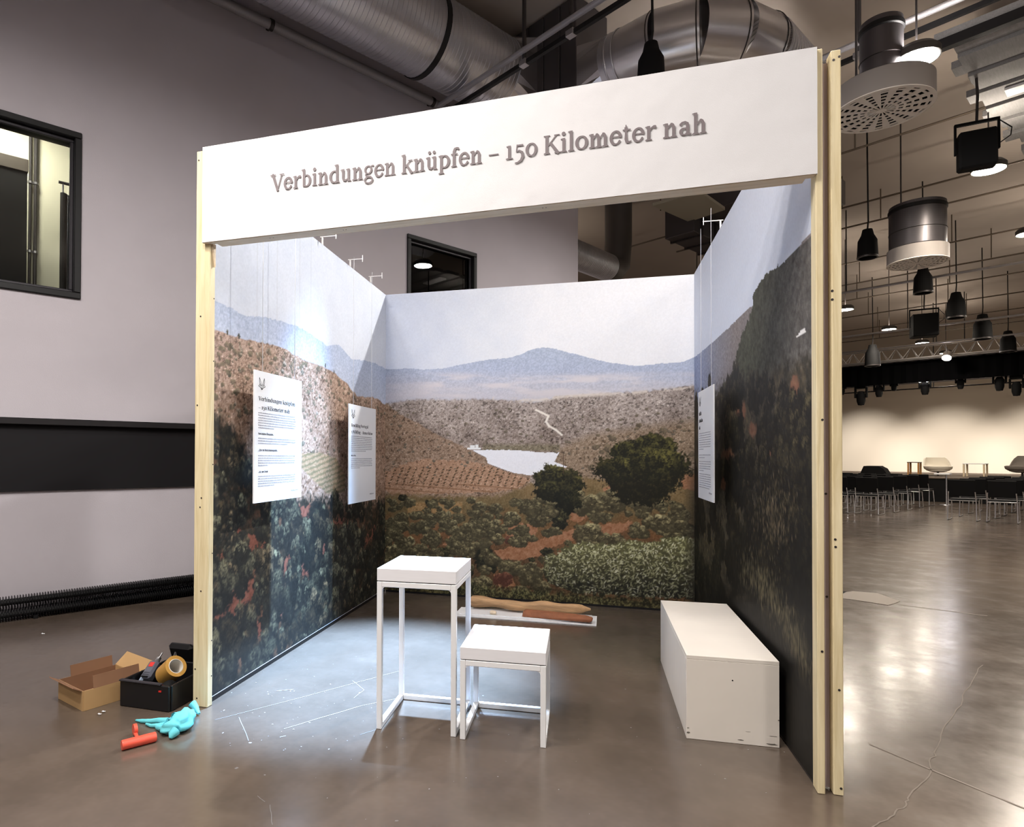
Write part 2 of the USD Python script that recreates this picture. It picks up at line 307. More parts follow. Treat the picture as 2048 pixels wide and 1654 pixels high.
# ------------------------------------------------------------------ setting
fl = Thing('floor', 'polished grey brown concrete floor of the hall', 'floor', kind='structure')
m = MB(); m.add([H(-10, 12, 0), H(-10, -14, 0), H(BACK, -14, 0), H(BACK, 12, 0)], [[0, 1, 2, 3]]); m.add([H(-10, 12, -.2), H(-10, -14, -.2), H(BACK, -14, -.2), H(BACK, 12, -.2)], [[0, 3, 2, 1]])
part('slab', m, M_FLOOR, fl, smooth=False)
def ribbon(pts, w, z=0.0012):
    p = np.asarray(pts, float)[:, :2]; t = np.gradient(p, axis=0); t /= np.linalg.norm(t, axis=1, keepdims=True); q = np.stack([-t[:, 1], t[:, 0]], 1)
    w = np.broadcast_to(w, (len(p),))[:, None]/2; n = len(p)
    v = np.vstack([np.c_[p+q*w, np.full(n, z)], np.c_[p-q*w, np.full(n, z)]])
    return MB().add(v, [[k, n+k, n+k+1, k+1] for k in range(n-1)])
def wiggle(a, b, n, amp, seed):
    r = np.random.default_rng(seed); a, b = np.asarray(a, float), np.asarray(b, float); t = np.linspace(0, 1, n)[:, None]
    d = unit(b-a); q = V3(-d[1], d[0], 0); o = np.cumsum(r.normal(0, 1, n)); o -= np.linspace(o[0], o[-1], n)
    return a+(b-a)*t+q*(o*amp)[:, None]
M_JOINT = mat('pale_joint_filler', (122, 111, 101), .6)
M_SCRATCH = mat('pale_scratch', (112, 108, 106), .7)
part('joint', ribbon(wiggle(on_z(1738, 1488), on_z(2048, 1617), 14, .0008, 1), .011), M_JOINT, fl, 'pale filled joint line')
part('joint', ribbon(wiggle(on_z(1786, 1208), on_z(1975, 1232), 8, .001, 2), .02), M_JOINT, fl, 'pale filled joint line')
ck = [(1966, 1330), (1930, 1382), (1900, 1440), (1868, 1505), (1862, 1545), (1820, 1590), (1812, 1612), (1775, 1640), (1740, 1662)]
pts = np.vstack([wiggle(on_z(*a), on_z(*b), 7, .006, 3+k)[:-1] for k, (a, b) in enumerate(zip(ck[:-1], ck[1:]))])
part('crack', ribbon(pts, .0055), mat('crack_filler', (106, 95, 85), .6), fl, 'pale wandering crack in the concrete')
scr = [((430, 1440), (640, 1385), .004), ((640, 1385), (800, 1342), .004), ((568, 1458), (722, 1412), .006), ((722, 1412), (800, 1396), .004), ((478, 1435), (497, 1482), .004), ((553, 1382), (588, 1379), .006),
       ((705, 1362), (728, 1380), .004), ((728, 1380), (708, 1396), .003), ((720, 1470), (752, 1460), .003), ((560, 1475), (572, 1472), .008), ((515, 1592), (530, 1604), .003), ((540, 1610), (545, 1650), .003), ((470, 1538), (476, 1535), .012), ((790, 1642), (796, 1641), .008)]
m = MB()
for k, (a, b, w) in enumerate(scr):
    q = ribbon(wiggle(on_z(*a), on_z(*b), 8, .0012, 40+k), w).mesh(); m.add(*q)
part('scratch', m, M_SCRATCH, fl, 'pale scratches in the floor', kind='stuff')
rg = np.random.default_rng(8); m = MB()
for k in range(150):
    px, py = rg.uniform(420, 1620), rg.uniform(1230, 1650)
    if rg.random() < .45: px, py = rg.uniform(440, 780), rg.uniform(1290, 1500)
    c = on_z(px, py); r = rg.uniform(.001, .0042)*(2 if rg.random() < .08 else 1); n = 6; g = np.arange(n)*2*np.pi/n+rg.uniform(0, 6)
    m.add(np.vstack([np.c_[c[0]+r*np.cos(g)*rg.uniform(.5, 1.4), c[1]+r*np.sin(g), np.full(n, .001)], [c[0], c[1], .0016]]), [[q, (q+1) % n, n] for q in range(n)])
part('dust_speck', m, mat('white_dust', (140, 138, 138), .9), fl, 'white specks of dust', kind='stuff')
pp = [(1676, 1187), (1706, 1183), (1755, 1187), (1800, 1203), (1790, 1207), (1776, 1211), (1745, 1206), (1700, 1199), (1676, 1197)]
q = [on_z(*p) for p in pp]
part('repair_patch', MB().prism(Polygon([(p[0], p[1]) for p in q]), .004), mat('pale_patch', (128, 118, 108), .5), fl, 'pale grey repair patch with ragged edge')
part('repair_patch', ribbon(np.array([on_z(1660, 1196), on_z(1680, 1189), on_z(1690, 1184)]), .03, .006), M_MATTE, fl, 'thin black edge of the patch')

m = MB(); m.add([H(-10, 12, CEIL), H(-10, -14, CEIL), H(BACK, -14, CEIL), H(BACK, 12, CEIL)], [[0, 3, 2, 1]]); m.add([H(-10, 12, CEIL+.2), H(-10, -14, CEIL+.2), H(BACK, -14, CEIL+.2), H(BACK, 12, CEIL+.2)], [[0, 1, 2, 3]])
single('ceiling', m, M_CEIL, 'grey brown concrete ceiling of the hall', 'ceiling', kind='structure', smooth=False)
def hbox(mb, a0, a1, b0, b1, z0, z1, bev=0.0): return mb.box(H((a0+a1)/2, (b0+b1)/2, (z0+z1)/2), (a1-a0, b1-b0, z1-z0), UA, UB, bev=bev)
W1 = (-1.95, -.125, 2.71, 4.17); W2 = (3.47, 4.665, 2.62, 4.13); WT = .30
m = MB(); e = [-10.0, W1[0], W1[1], W2[0], W2[1], WEND]
for k in (0, 2, 4): hbox(m, e[k], e[k+1], WB, WB+WT, 0, CEIL)
for w in (W1, W2):
    hbox(m, w[0], w[1], WB, WB+WT, 0, w[2]); hbox(m, w[0], w[1], WB, WB+WT, w[3], CEIL)
single('wall_left', m, M_WALL, 'tall grey plastered wall behind the booth with two windows', 'wall', kind='structure', smooth=False)
single('wall_return', hbox(MB(), WEND-.3, WEND, WB+WT, 12, 0, CEIL), M_WALL, 'grey wall turning back from the corner behind the booth', 'wall', kind='structure', smooth=False)
single('wall_back', hbox(MB(), BACK, BACK+.3, -14, 12, 0, CEIL), M_STAGEWALL, 'cream lit wall behind the stage', 'wall', kind='structure', smooth=False)
single('wall_right', hbox(MB(), -10, BACK, -14.3, -14, 0, CEIL), M_WALL, 'grey side wall of the hall', 'wall', kind='structure', smooth=False)
single('wall_front', hbox(MB(), -10.3, -10, -14, 12, 0, CEIL), M_WALL, 'grey wall behind the camera', 'wall', kind='structure', smooth=False)
single('wall_far_left', hbox(MB(), WEND, BACK, 12, 12.3, 0, CEIL), M_WALL, 'grey wall beyond the corner', 'wall', kind='structure', smooth=False)
# black band along the wall
t = Thing('trim_1', 'long black horizontal recess band along the grey wall', 'trim', H(-4, WB, 1.35), HA, kind='structure')
part('panel', hbox(MB(), -6, WEND-.02, WB-.02, WB, 1.045, 1.60), mat('band_black', (18, 16, 19), .6, spec=.25), t, smooth=False)
part('ledge', hbox(MB(), -6, WEND-.02, WB-.07, WB, 1.60, 1.655, bev=.004), mat('ledge_black', (26, 23, 25), .55, spec=.3), t, smooth=False)
# windows
def window(name, w, label, deep):
    t = Thing(name, label, 'window', H(w[0], WB, w[2]), HA, kind='structure')
    f = .055
    for a0, a1, z0, z1 in ((w[0], w[1], w[3]-f, w[3]), (w[0], w[1], w[2], w[2]+f), (w[0], w[0]+f, w[2]+f, w[3]-f), (w[1]-f, w[1], w[2]+f, w[3]-f)):
        part('frame', hbox(MB(), a0, a1, WB-.025, WB+.07, z0, z1, bev=.006), M_BLACK, t)
    g = .028
    for a0, a1, z0, z1 in ((w[0]+f, w[1]-f, w[3]-f-g, w[3]-f), (w[0]+f, w[1]-f, w[2]+f, w[2]+f+g), (w[0]+f, w[0]+f+g, w[2]+f+g, w[3]-f-g), (w[1]-f-g, w[1]-f, w[2]+f+g, w[3]-f-g)):
        part('glazing_bead', hbox(MB(), a0, a1, WB+.03, WB+.06, z0, z1, bev=.004), mat('bead_grey', (44, 41, 46), .4, .3), t)
    part('pane', hbox(MB(), w[0]+f, w[1]-f, WB+.075, WB+.083, w[2]+f, w[3]-f), M_PANE, t, smooth=False)
    for a0, a1, z0, z1 in ((w[0], w[1], w[3]-.02, w[3]), (w[0], w[1], w[2], w[2]+.02), (w[0], w[0]+.02, w[2]+.02, w[3]-.02), (w[1]-.02, w[1], w[2]+.02, w[3]-.02)):
        part('reveal', hbox(MB(), a0, a1, WB+.09, WB+WT, z0, z1), M_BLACK, t)
window('window_1', W1, 'black framed window high in the grey wall, lit cream room behind it', True)
window('window_2', W2, 'dark black framed window in the grey wall seen above the mural', True)
# rooms behind the windows
def room(name, a0, a1, b1, z0, z1, m, label):
    t = Thing(name, label, 'room', H(a0, WB+WT, z0), HA, kind='structure'); b0 = WB+WT+.002; k = .06
    part('back_wall', hbox(MB(), a0, a1, b1, b1+k, z0, z1), m, t, smooth=False); part('side_wall', hbox(MB(), a0-k, a0, b0, b1+k, z0, z1), m, t, smooth=False)
    part('side_wall', hbox(MB(), a1, a1+k, b0, b1+k, z0, z1), m, t, smooth=False); part('room_floor', hbox(MB(), a0-k, a1+k, b0, b1+k, z0-k, z0), M_DARKSTEEL, t, smooth=False)
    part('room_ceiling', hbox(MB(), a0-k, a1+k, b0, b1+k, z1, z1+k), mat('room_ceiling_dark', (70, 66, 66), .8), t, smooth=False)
M_CREAM = mat('cream_room_wall', (205, 200, 178), .85, vary=.03, scale=1)
room('wall_upper_room', -3.2, 1.6, 4.75, 2.3, 5.0, M_CREAM, 'cream walls of the lit room behind the window')
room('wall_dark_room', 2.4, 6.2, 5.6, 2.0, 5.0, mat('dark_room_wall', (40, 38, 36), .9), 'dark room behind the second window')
t = Thing('ceiling_light', 'warm ceiling light inside the upper room', 'light', H(-.6, 4.1, 5.0), HA)
part('diffuser', MB().lathe([(1e-4, -.05), (.14, -.05), (.16, -.02), (.16, 0)], H(-.6, 4.1, 4.99)), emit('room_lamp', (1.0, .97, .84), 58.0), t)
part('rim', MB().lathe([(.16, -.03), (.175, -.03), (.175, 0), (.16, 0)], H(-.6, 4.1, 4.995)), M_WHITE, t)
t = Thing('dark_board', 'tall black board standing in the lit room behind the window', 'board', H(-.9, 4.3, 2.3), HA)
part('panel', hbox(MB(), -1.5, -.36, 4.28, 4.33, 2.3, 4.24), M_MATTE, t, smooth=False); part('top_rail', hbox(MB(), -1.5, -.352, 4.27, 4.335, 4.24, 4.37, bev=.004), mat('brown_rail', (70, 60, 50), .6), t)
for k, a in enumerate((-.285, -.235)):
    t = Thing('wall_pipe', 'thin vertical pipe on the cream room wall, %s of two' % ('left' if k == 0 else 'right'), 'pipe', H(a, 4.70, 2.3), 0)
    part('pipe', MB().tube([H(a, 4.70, 2.31), H(a, 4.70, 4.99)], .014 if k == 0 else .018, 10), M_DARKSTEEL, t)
    for z in (3.55, 4.3): part('clamp', MB().cyl(H(a, 4.70, z-.012), H(a, 4.70, z+.012), .026, 10), M_STEEL, t)
t = Thing('black_curtain', 'black curtain hanging from hooks at the right edge of the lit window', 'curtain', H(.05, 4.3, 2.3), HA)
aa = np.linspace(-.065, 1.0, 60); P = np.array([H(a, 4.3+.03*math.sin(a*42), 0) for a in aa]); nn = len(aa)
v = np.vstack([P+V3(0, 0, 2.32), P+V3(0, 0, 4.12), P+UB*.012+V3(0, 0, 2.32), P+UB*.012+V3(0, 0, 4.12)])
part('cloth', MB().add(v, [[k, k+1, nn+k+1, nn+k] for k in range(nn-1)]+[[2*nn+k+1, 2*nn+k, 3*nn+k, 3*nn+k+1] for k in range(nn-1)]), M_MATTE, t)
part('rail', MB().tube([H(-.08, 4.3, 4.23), H(1.05, 4.3, 4.23)], .016, 8), M_DARKSTEEL, t)
for k in range(6): part('hook', MB().tube([H(-.04+.1*k, 4.3, 4.235), H(-.04+.1*k, 4.3, 4.11)], .009, 8), M_STEEL, t)

# ------------------------------------------------------------------ heater along the wall
t = Thing('finned_heater', 'black finned pipe heater along the foot of the grey wall', 'heater', H(-2.6, WB-.08, 0), HA)
a0, a1 = -2.6, 2.2
for z in (.055, .155):
    part('pipe', MB().tube([H(a0, WB-.085, z), H(a1, WB-.085, z)], .026, 12), M_BLACK, t)
    m = MB(); n = 14; g = np.arange(n)*2*np.pi/n
    for a in np.arange(a0+.02, a1, .0195):
        c0, c1 = H(a-.0022, WB-.085, z), H(a+.0022, WB-.085, z); rr = .050
        ring = np.cos(g)[:, None]*UB*rr+np.sin(g)[:, None]*V3(0, 0, 1)*rr
        v = np.vstack([c0+ring, c1+ring, [c0], [c1]])
        m.add(v, [[q, (q+1) % n, n+(q+1) % n] for q in range(n)]+[[q, n+(q+1) % n, n+q] for q in range(n)]+[[(q+1) % n, q, 2*n] for q in range(n)]+[[n+q, n+(q+1) % n, 2*n+1] for q in range(n)])
    part('fin', m, mat('fin_black', (9, 9, 11), .3, spec=.35), t, kind='stuff', smooth=False)
for a in (-2.0, -.45, 1.2): part('foot_bracket', hbox(MB(), a-.015, a+.015, WB-.13, WB-.001, .001, .03), M_BLACK, t)
# grey pipe high on the wall
t = Thing('wall_conduit', 'light grey pipe running along the top of the grey wall', 'pipe', H(-1, WB-.1, 5.86), HA)
part('pipe', MB().tube([H(-1.5, WB-.09, 5.87), H(4.2, WB-.09, 5.87)], .05, 14), M_GREYPIPE, t)
for a in (-.6, 1.6, 3.8): part('clamp', MB().tube([H(a-.02, WB-.09, 5.87), H(a+.02, WB-.09, 5.87)], .058, 14).box(H(a, WB-.03, 5.87), (.03, .06, .03), UA, UB), M_DARKSTEEL, t)
# ------------------------------------------------------------------ the printed landscape, painted point by point
def vn(x, y, seed=0):
    ix, iy = np.floor(x).astype(np.int64), np.floor(y).astype(np.int64); tx, ty = x-ix, y-iy; tx, ty = tx*tx*(3-2*tx), ty*ty*(3-2*ty)
    def h(a, b):
        k = (a*374761393+b*668265263+seed*1442695041) & 0xFFFFFFFF; k = ((k ^ (k >> 13))*1274126177) & 0xFFFFFFFF
        return ((k ^ (k >> 16)) & 0xFFFF)/65535.0
    return (h(ix, iy)*(1-tx)+h(ix+1, iy)*tx)*(1-ty)+(h(ix, iy+1)*(1-tx)+h(ix+1, iy+1)*tx)*ty
def fb(x, y, o=4, seed=0): return sum(.5**(k+1)*vn(x*2**k, y*2**k, seed+k) for k in range(o))/(1-.5**o)
def inpoly(U, V, pts):
    p = np.asarray(pts, float); r = np.zeros(U.shape, bool); x0, y0 = p[-1]
    for x1, y1 in p:
        if y1 != y0: r ^= ((y1 > V) != (y0 > V)) & (U < (x0-x1)*(V-y1)/(y0-y1)+x1)
        x0, y0 = x1, y1
    return r
class Print:
    """a printed wall: a grid of points from p0 to p1 along the floor and from z0 up to z1; colours are sRGB 0-255"""
    def __init__(s, p0, p1, z0, ztop0, ztop1, ds, dz):
        s.p0, s.p1 = np.asarray(p0, float), np.asarray(p1, float); L = np.linalg.norm(s.p1-s.p0); s.L = L
        s.ns, s.nz = int(L/ds)+1, int((max(ztop0, ztop1)-z0)/dz)+1; a = np.linspace(0, 1, s.ns); b = np.linspace(0, 1, s.nz)
        zt = ztop0+(ztop1-ztop0)*a; s.Z = z0+(zt-z0)[None, :]*b[:, None]; s.S = np.broadcast_to(a*L, s.Z.shape)
        base = s.p0[None, None]+(s.p1-s.p0)[None, None]*a[None, :, None]
        s.P = np.broadcast_to(base, (s.nz, s.ns, 3)).copy(); s.P[..., 2] = s.Z
        d = s.P-CP; z = d@_f; s.U, s.V = CX+FPX*(d@_r)/z, CY-FPX*(d@_u)/z
        s.C = np.zeros((s.nz, s.ns, 3)); s.ds, s.dz, s.z0 = L/(s.ns-1), (max(ztop0, ztop1)-z0)/(s.nz-1), z0
        s.fine = fb(s.S*95, s.Z*95, 2, 5); s.mid = fb(s.S*38, s.Z*38, 3, 9); s.big = fb(s.S*7, s.Z*7, 4, 13)
    def put(s, mask, col, a=1.0):
        m = (mask.astype(float) if mask.dtype == bool else mask)*a
        s.C += (np.asarray(col, float)-s.C)*m[..., None]
    def ramp(s, f, stops):
        x = [q[0] for q in stops]; return np.stack([np.interp(f, x, [q[1][k] for q in stops]) for k in range(3)], -1)
    def blob(s, u, v, rx, rz, dark, light, rough=.7, lean=.25, soft=.12):
        """one bush or tree crown at picture point u, v: lit from above, ragged edge"""
        P = s.hit(u, v); sc, zc = P
        i0, i1 = max(int((sc-rx*1.4)/s.ds), 0), min(int((sc+rx*1.4)/s.ds)+2, s.ns); j0, j1 = max(int((zc-rz*1.4-s.z0)/s.dz), 0), min(int((zc+rz*1.4-s.z0)/s.dz)+2, s.nz)
        if i1-i0 < 1 or j1-j0 < 1: return
        w = (slice(j0, j1), slice(i0, i1)); X = (s.S[w]-sc)/rx; Y = (s.Z[w]-zc)/rz
        d = np.sqrt(X*X+Y*Y)+(s.mid[w]-.5)*rough+(s.fine[w]-.5)*rough*.6
        m = np.clip((1-d)/soft, 0, 1)
        sh = np.clip(.42+.5*Y+lean*X+(s.mid[w]-.5)*1.1+(s.fine[w]-.5)*1.3, 0, 1)
        col = np.asarray(dark, float)+(np.asarray(light, float)-np.asarray(dark, float))*sh[..., None]
        s.C[w] += (col-s.C[w])*m[..., None]
    def tree(s, u, v, rx, rz, dark, light, r, n=None):
        """a crown of several lumps, lit on its upper side; u, v is its middle in the picture"""
        dark, light = np.asarray(dark, float), np.asarray(light, float); kpx = 1/s.pxm(u, v)
        s.blob(u, v, rx*1.02, rz*.98, dark*.8, dark*1.25, .5, 0, .2)
        n = n or int(9+rx*70); q = sorted([(math.sqrt(r.random())*.8, r.uniform(0, 6.283)) for _ in range(n)], key=lambda e: e[0]*math.sin(e[1]))
        for d, a in q:
            X, Y = d*math.cos(a), d*math.sin(a); k = np.clip(.5+.55*Y+.15*X+r.uniform(-.22, .22), .08, 1); m = r.uniform(.30, .46)
            s.blob(u+X*rx*kpx[0], v-Y*rz*kpx[1], rx*m, rz*m, dark, dark+(light-dark)*k, .85, .18, .16)
    def pxm(s, u, v):
        """metres per picture point along the wall and up it"""
        a, b, c = s.hit(u, v), s.hit(u+2, v), s.hit(u, v+2); return np.array([abs(b[0]-a[0])/2, abs(c[1]-a[1])/2])
    def leaf(s, u, v, l, w_, ang, col, a=.9):
        sc, zc = s.hit(u, v); r = l*1.1
        i0, i1 = max(int((sc-r)/s.ds), 0), min(int((sc+r)/s.ds)+2, s.ns); j0, j1 = max(int((zc-r-s.z0)/s.dz), 0), min(int((zc+r-s.z0)/s.dz)+2, s.nz)
        if i1-i0 < 1 or j1-j0 < 1: return
        w = (slice(j0, j1), slice(i0, i1)); X = s.S[w]-sc; Y = s.Z[w]-zc; c, q = math.cos(ang), math.sin(ang)
        m = np.clip(1.4-np.sqrt(((c*X+q*Y)/l)**2+((c*Y-q*X)/w_)**2), 0, 1)*a
        s.C[w] += (np.asarray(col, float)-s.C[w])*m[..., None]
    def hit(s, u, v):
        t = unit(s.p1-s.p0); n = V3(-t[1], t[0], 0); P = on_plane(u, v, s.p0, n); return float((P-s.p0)@t), float(P[2])
    def mesh(s, name, parent, label):
        i, j = np.meshgrid(np.arange(s.nz-1), np.arange(s.ns-1), indexing='ij'); q = np.stack([i*s.ns+j, i*s.ns+j+1, (i+1)*s.ns+j+1, (i+1)*s.ns+j], -1).reshape(-1, 4)
        v = s.P.reshape(-1, 3); g = part(name, (v, np.vstack([q[:, [0, 1, 2]], q[:, [0, 2, 3]]])), M_PRINT, parent, label, smooth=False)
        col = s2l(np.clip(s.C, 0, 255)).reshape(-1, 3).astype(np.float32)
        UsdGeom.PrimvarsAPI(stage.GetPrimAtPath(g.path)).CreatePrimvar('print', Sdf.ValueTypeNames.Color3fArray, 'vertex').Set(Vt.Vec3fArray.FromNumpy(col))
        return g
M_PRINT = usdkit.material(stage, '/World/Looks/printed_fabric', {'a': ('attribute', {'attribute': 'print'}), 'g': ('geometry', {}), 'n': ('noise_texture', {'scale': 9.0, 'detail': 2.0}), 'b': ('bump', {'strength': .10, 'distance': .02}),
                          'p': ('principled_bsdf', {'roughness': .62, 'specular_ior_level': .25})}, [('a.color', 'p.base_color'), ('g.position', 'n.vector'), ('n.fac', 'b.height'), ('b.normal', 'p.normal')], surface='p.BSDF')
def ys(U, pts): return np.interp(U, [p[0] for p in pts], [p[1] for p in pts])
DARK_G, LITE_G = (34, 36, 26), (112, 112, 78)
EARTH = (148, 104, 76)
def scrub(p, base, amp=34, seed=0):
    """stony hillside: mottled ground with pale stones and dark tufts"""
    f = fb(p.S*60, p.Z*75, 3, 21+seed); g = fb(p.S*150, p.Z*150, 2, 31+seed); c = np.asarray(base, float)+((f-.5)*2*amp)[..., None]+((g-.5)*amp*1.7)[..., None]
    c = np.where((g > .80)[..., None], c+28, c); return np.where((f < .30)[..., None], c*.72, c)

def paint_back(p):
    U, V = p.U, p.V
    k = np.clip((U-772)/330, 0, 1); p.C[:] = p.ramp(k+(p.big-.5)*.3, [(0, (190, 196, 212)), (.6, (210, 213, 221)), (1, (222, 222, 226))]); p.C += ((p.fine-.5)*9)[..., None]
    ridge = [(771, 738), (815, 737), (850, 739), (887, 737), (933, 727), (976, 719), (1012, 717), (1035, 711), (1064, 699), (1087, 694.5), (1110, 697.5), (1142, 706), (1192, 719), (1224, 726), (1273, 732), (1322, 727), (1365, 724), (1392, 713)]
    y = ys(U, ridge)+(vn(U*.25, U*0, 3)-.5)*1.5
    far = p.ramp(np.clip((V-700)/70, 0, 1), [(0, (164, 173, 192)), (.55, (166, 174, 195)), (1, (180, 181, 194))])+((p.fine-.5)*34)[..., None]-(np.clip((860-U)/90, 0, 1)*16)[..., None]
    p.put(V > y, far)
    pale = np.clip((fb(U*.012+4, V*.07, 4, 77)-.46)*5, 0, 1)*np.clip((V-742)/14, 0, 1); pale *= np.clip((U-800)/60, .25, 1)
    p.put(pale*np.clip((800-V)/10, 0, 1), (206, 199, 202), .85); p.put(np.clip((V-764)/26, 0, 1)*np.clip((805-V)/6, 0, 1), (184, 178, 184), .45)
    foot = ys(U, [(771, 806), (800, 800), (832, 797), (900, 797), (979, 795), (1040, 800), (1077, 802), (1110, 792), (1200, 786), (1290, 780), (1381, 769), (1392, 768)])+(p.mid-.5)*8
    hill = scrub(p, (146, 134, 128), 38); hill += (np.clip((1000-np.abs(U-1000))/400, 0, 1)*0)[..., None]
    hill += (np.clip((V-800)/100, 0, 1)[..., None])*np.array([-8, -11, -14]); hill += ((p.big-.5)*60)[..., None]
    p.put(np.clip((V-foot)/5, 0, 1), hill)
    pale2 = np.clip(1-np.abs(V-ys(U, [(980, 797), (1040, 800), (1077, 801), (1110, 795), (1180, 790), (1260, 787), (1320, 780), (1390, 776)]))/5, 0, 1)*(fb(U*.05, V*.1, 3, 5) > .42)*(U > 985)
    p.put(pale2, (208, 196, 184), .8)
    right = np.clip((V-ys(U, [(1060, 930), (1130, 880), (1180, 860), (1300, 842), (1392, 830)]))/20, 0, 1)*(U > 1085)
    p.put(right, scrub(p, (136, 116, 96), 38, 3), .9)
    for (a, b) in zip([(1072, 820), (1085, 826), (1097, 832), (1092, 843), (1098, 852), (1112, 860)], [(1085, 826), (1097, 832), (1092, 843), (1098, 852), (1112, 860), (1124, 870)]):
        for q in np.linspace(0, 1, 9): p.leaf(a[0]+(b[0]-a[0])*q, a[1]+(b[1]-a[1])*q, .011, .008, .4, (226, 218, 208), 1)
    lh = [(750, 794), (773, 807), (799, 827), (832, 843), (864, 863), (913, 886), (946, 902), (972, 915), (978, 925), (1000, 940), (1400, 1000)]
    p.put(np.clip((V-ys(U, lh)-(p.mid-.5)*5)/2, 0, 1)*(U < 1060), scrub(p, (138, 115, 97), 34, 6))
    lake = [(946, 901), (960, 900), (1037, 900), (1077, 905), (1119, 905), (1110, 924), (1136, 934), (1093, 945), (1060, 951), (1028, 946), (1005, 938), (976, 927), (972, 915)]
    p.put(np.clip((V-885)/8, 0, 1)*np.clip((903-V)/3, 0, 1)*(U > 965)*(U < 1120), scrub(p, (122, 112, 92), 30, 8), .9)
    p.put(inpoly(U+(p.mid-.5)*6, V+(p.mid-.5)*3, lake), np.array((226, 226, 232))+((p.fine-.5)*10)[..., None])
    for (u0, u1, v0, v1) in ((934, 962, 895, 899), (940, 950, 891, 898), (951, 957, 889, 898)): p.put((U > u0) & (U < u1) & (V > v0) & (V < v1), (226, 226, 226))
    fld = [(769, 944), (800, 930), (848, 918), (933, 922), (976, 930), (1031, 950), (1062, 958), (1040, 978), (979, 985), (783, 990), (765, 975)]
    m = inpoly(U+(p.mid-.5)*10, V+(p.mid-.5)*6, fld); p.put(m, scrub(p, (160, 126, 102), 22, 9))
    W_ = U-(960-V)*.42+(p.mid-.5)*3; rows = np.clip(np.sin(W_*.46)*3-1.6, 0, 1)*np.clip(np.sin(V*1.15+U*.35)*2+1.2, 0, 1); p.put(m*rows*(V > 934)*(V < 972), (70, 56, 38), .85); p.put(m*np.clip(np.sin(V*.62-U*.05)*2-1, 0, 1)*(V > 968), (118, 84, 58), .7)
    # the valley: red earth between olive trees
    low = np.clip((V-ys(U, [(770, 985), (900, 990), (1000, 988), (1070, 960), (1110, 950), (1220, 955), (1392, 940)])-(p.mid-.5)*14)/8, 0, 1)
    p.put(low, p.ramp(np.clip((V-960)/160, 0, 1)+(p.big-.5)*.6, [(0, (126, 104, 72)), (.35, (104, 88, 58)), (.7, (112, 78, 50)), (1, (84, 62, 42))])+((p.fine-.5)*34)[..., None])
    p.put(np.clip((V-1002)/5, 0, 1)*np.clip((1034-V)/8, 0, 1)*(U > 815)*(U < 925), scrub(p, (150, 118, 78), 20, 4), .9)
    earths = [[(990, 1102), (1045, 1088), (1125, 1064), (1205, 1050), (1264, 1042), (1262, 1058), (1208, 1074), (1135, 1082), (1104, 1096), (1076, 1114), (1005, 1124)], [(1138, 1020), (1190, 1024), (1160, 1046), (1140, 1040)], [(1206, 976), (1232, 970), (1232, 986), (1210, 990)],
              [(1358, 950), (1392, 946), (1392, 982), (1366, 978)], [(1010, 1044), (1078, 1050), (1070, 1078), (1016, 1084)], [(898, 1070), (930, 1066), (925, 1090), (885, 1092)], [(1300, 1084), (1322, 1080), (1320, 1094), (1300, 1096)], [(985, 1148), (1022, 1146), (1030, 1172), (1000, 1176)]]
    for e in earths: p.put(inpoly(U+(p.mid-.5)*9, V+(p.mid-.5)*7, e), np.asarray(EARTH, float)+((p.mid-.5)*40)[..., None]+((p.fine-.5)*30)[..., None], .95)
    keep = earths[0:1]+earths[1:2]
    r = np.random.default_rng(11)
    def ok(u, v): return not any(inpoly(np.array([u]), np.array([v]), e)[0] for e in keep)
    for _ in range(200):   # scattered tufts on the hills
        u, v = r.uniform(772, 1390), r.uniform(812, 950)
        if inpoly(np.array([u]), np.array([v]), lake)[0]: continue
        q = r.uniform(.004, .013); p.blob(u, v, q*1.5, q, (92, 84, 72), (124, 112, 96), .6)
    for _ in range(40):
        u, v = r.uniform(1180, 1390), r.uniform(850, 950); q = r.uniform(.01, .03); p.blob(u, v, q*1.4, q, (82, 72, 60), (120, 106, 84), .6)
    G = [(170, 140, 62, 1), (320, 165, 34, 1), (500, 210, 60, 0), (275, 235, 44, 0), (640, 200, 90, 0), (740, 210, 90, 0), (1020, 150, 90, 0), (930, 190, 120, 0), (420, 260, 110, 0), (620, 280, 90, 0), (830, 270, 110, 0), (1000, 262, 130, 0), (1240, 130, 100, 0), (1300, 190, 180, 0), (1450, 160, 170, 0), (1600, 160, 140, 0), (1690, 170, 90, 0), (1120, 240, 120, 1), (1130, 300, 90, 1),
         (80, 300, 70, 0), (150, 330, 90, 0), (250, 330, 100, 0), (330, 300, 80, 0), (470, 330, 110, 0), (710, 330, 160, 0), (880, 345, 80, 0), (820, 395, 60, 2), (60, 400, 90, 0), (180, 420, 130, 0), (350, 390, 130, 0), (560, 400, 110, 0), (500, 440, 110, 0), (1720, 290, 130, 0), (1860, 250, 120, 0), (1900, 340, 120, 1), (1300, 360, 170, 0), (1600, 335, 100, 0), (1480, 400, 100, 0), (1800, 360, 80, 0),
         (120, 470, 120, 0), (280, 470, 130, 0), (420, 480, 110, 1), (60, 520, 110, 0), (650, 470, 150, 1), (690, 540, 150, 1), (1050, 470, 70, 1), (960, 520, 40, 1), (830, 570, 140, 0), (960, 630, 150, 0), (780, 640, 110, 2), (640, 670, 150, 0), (560, 600, 90, 1), (900, 720, 110, 0), (1020, 690, 120, 0), (480, 700, 120, 1)]
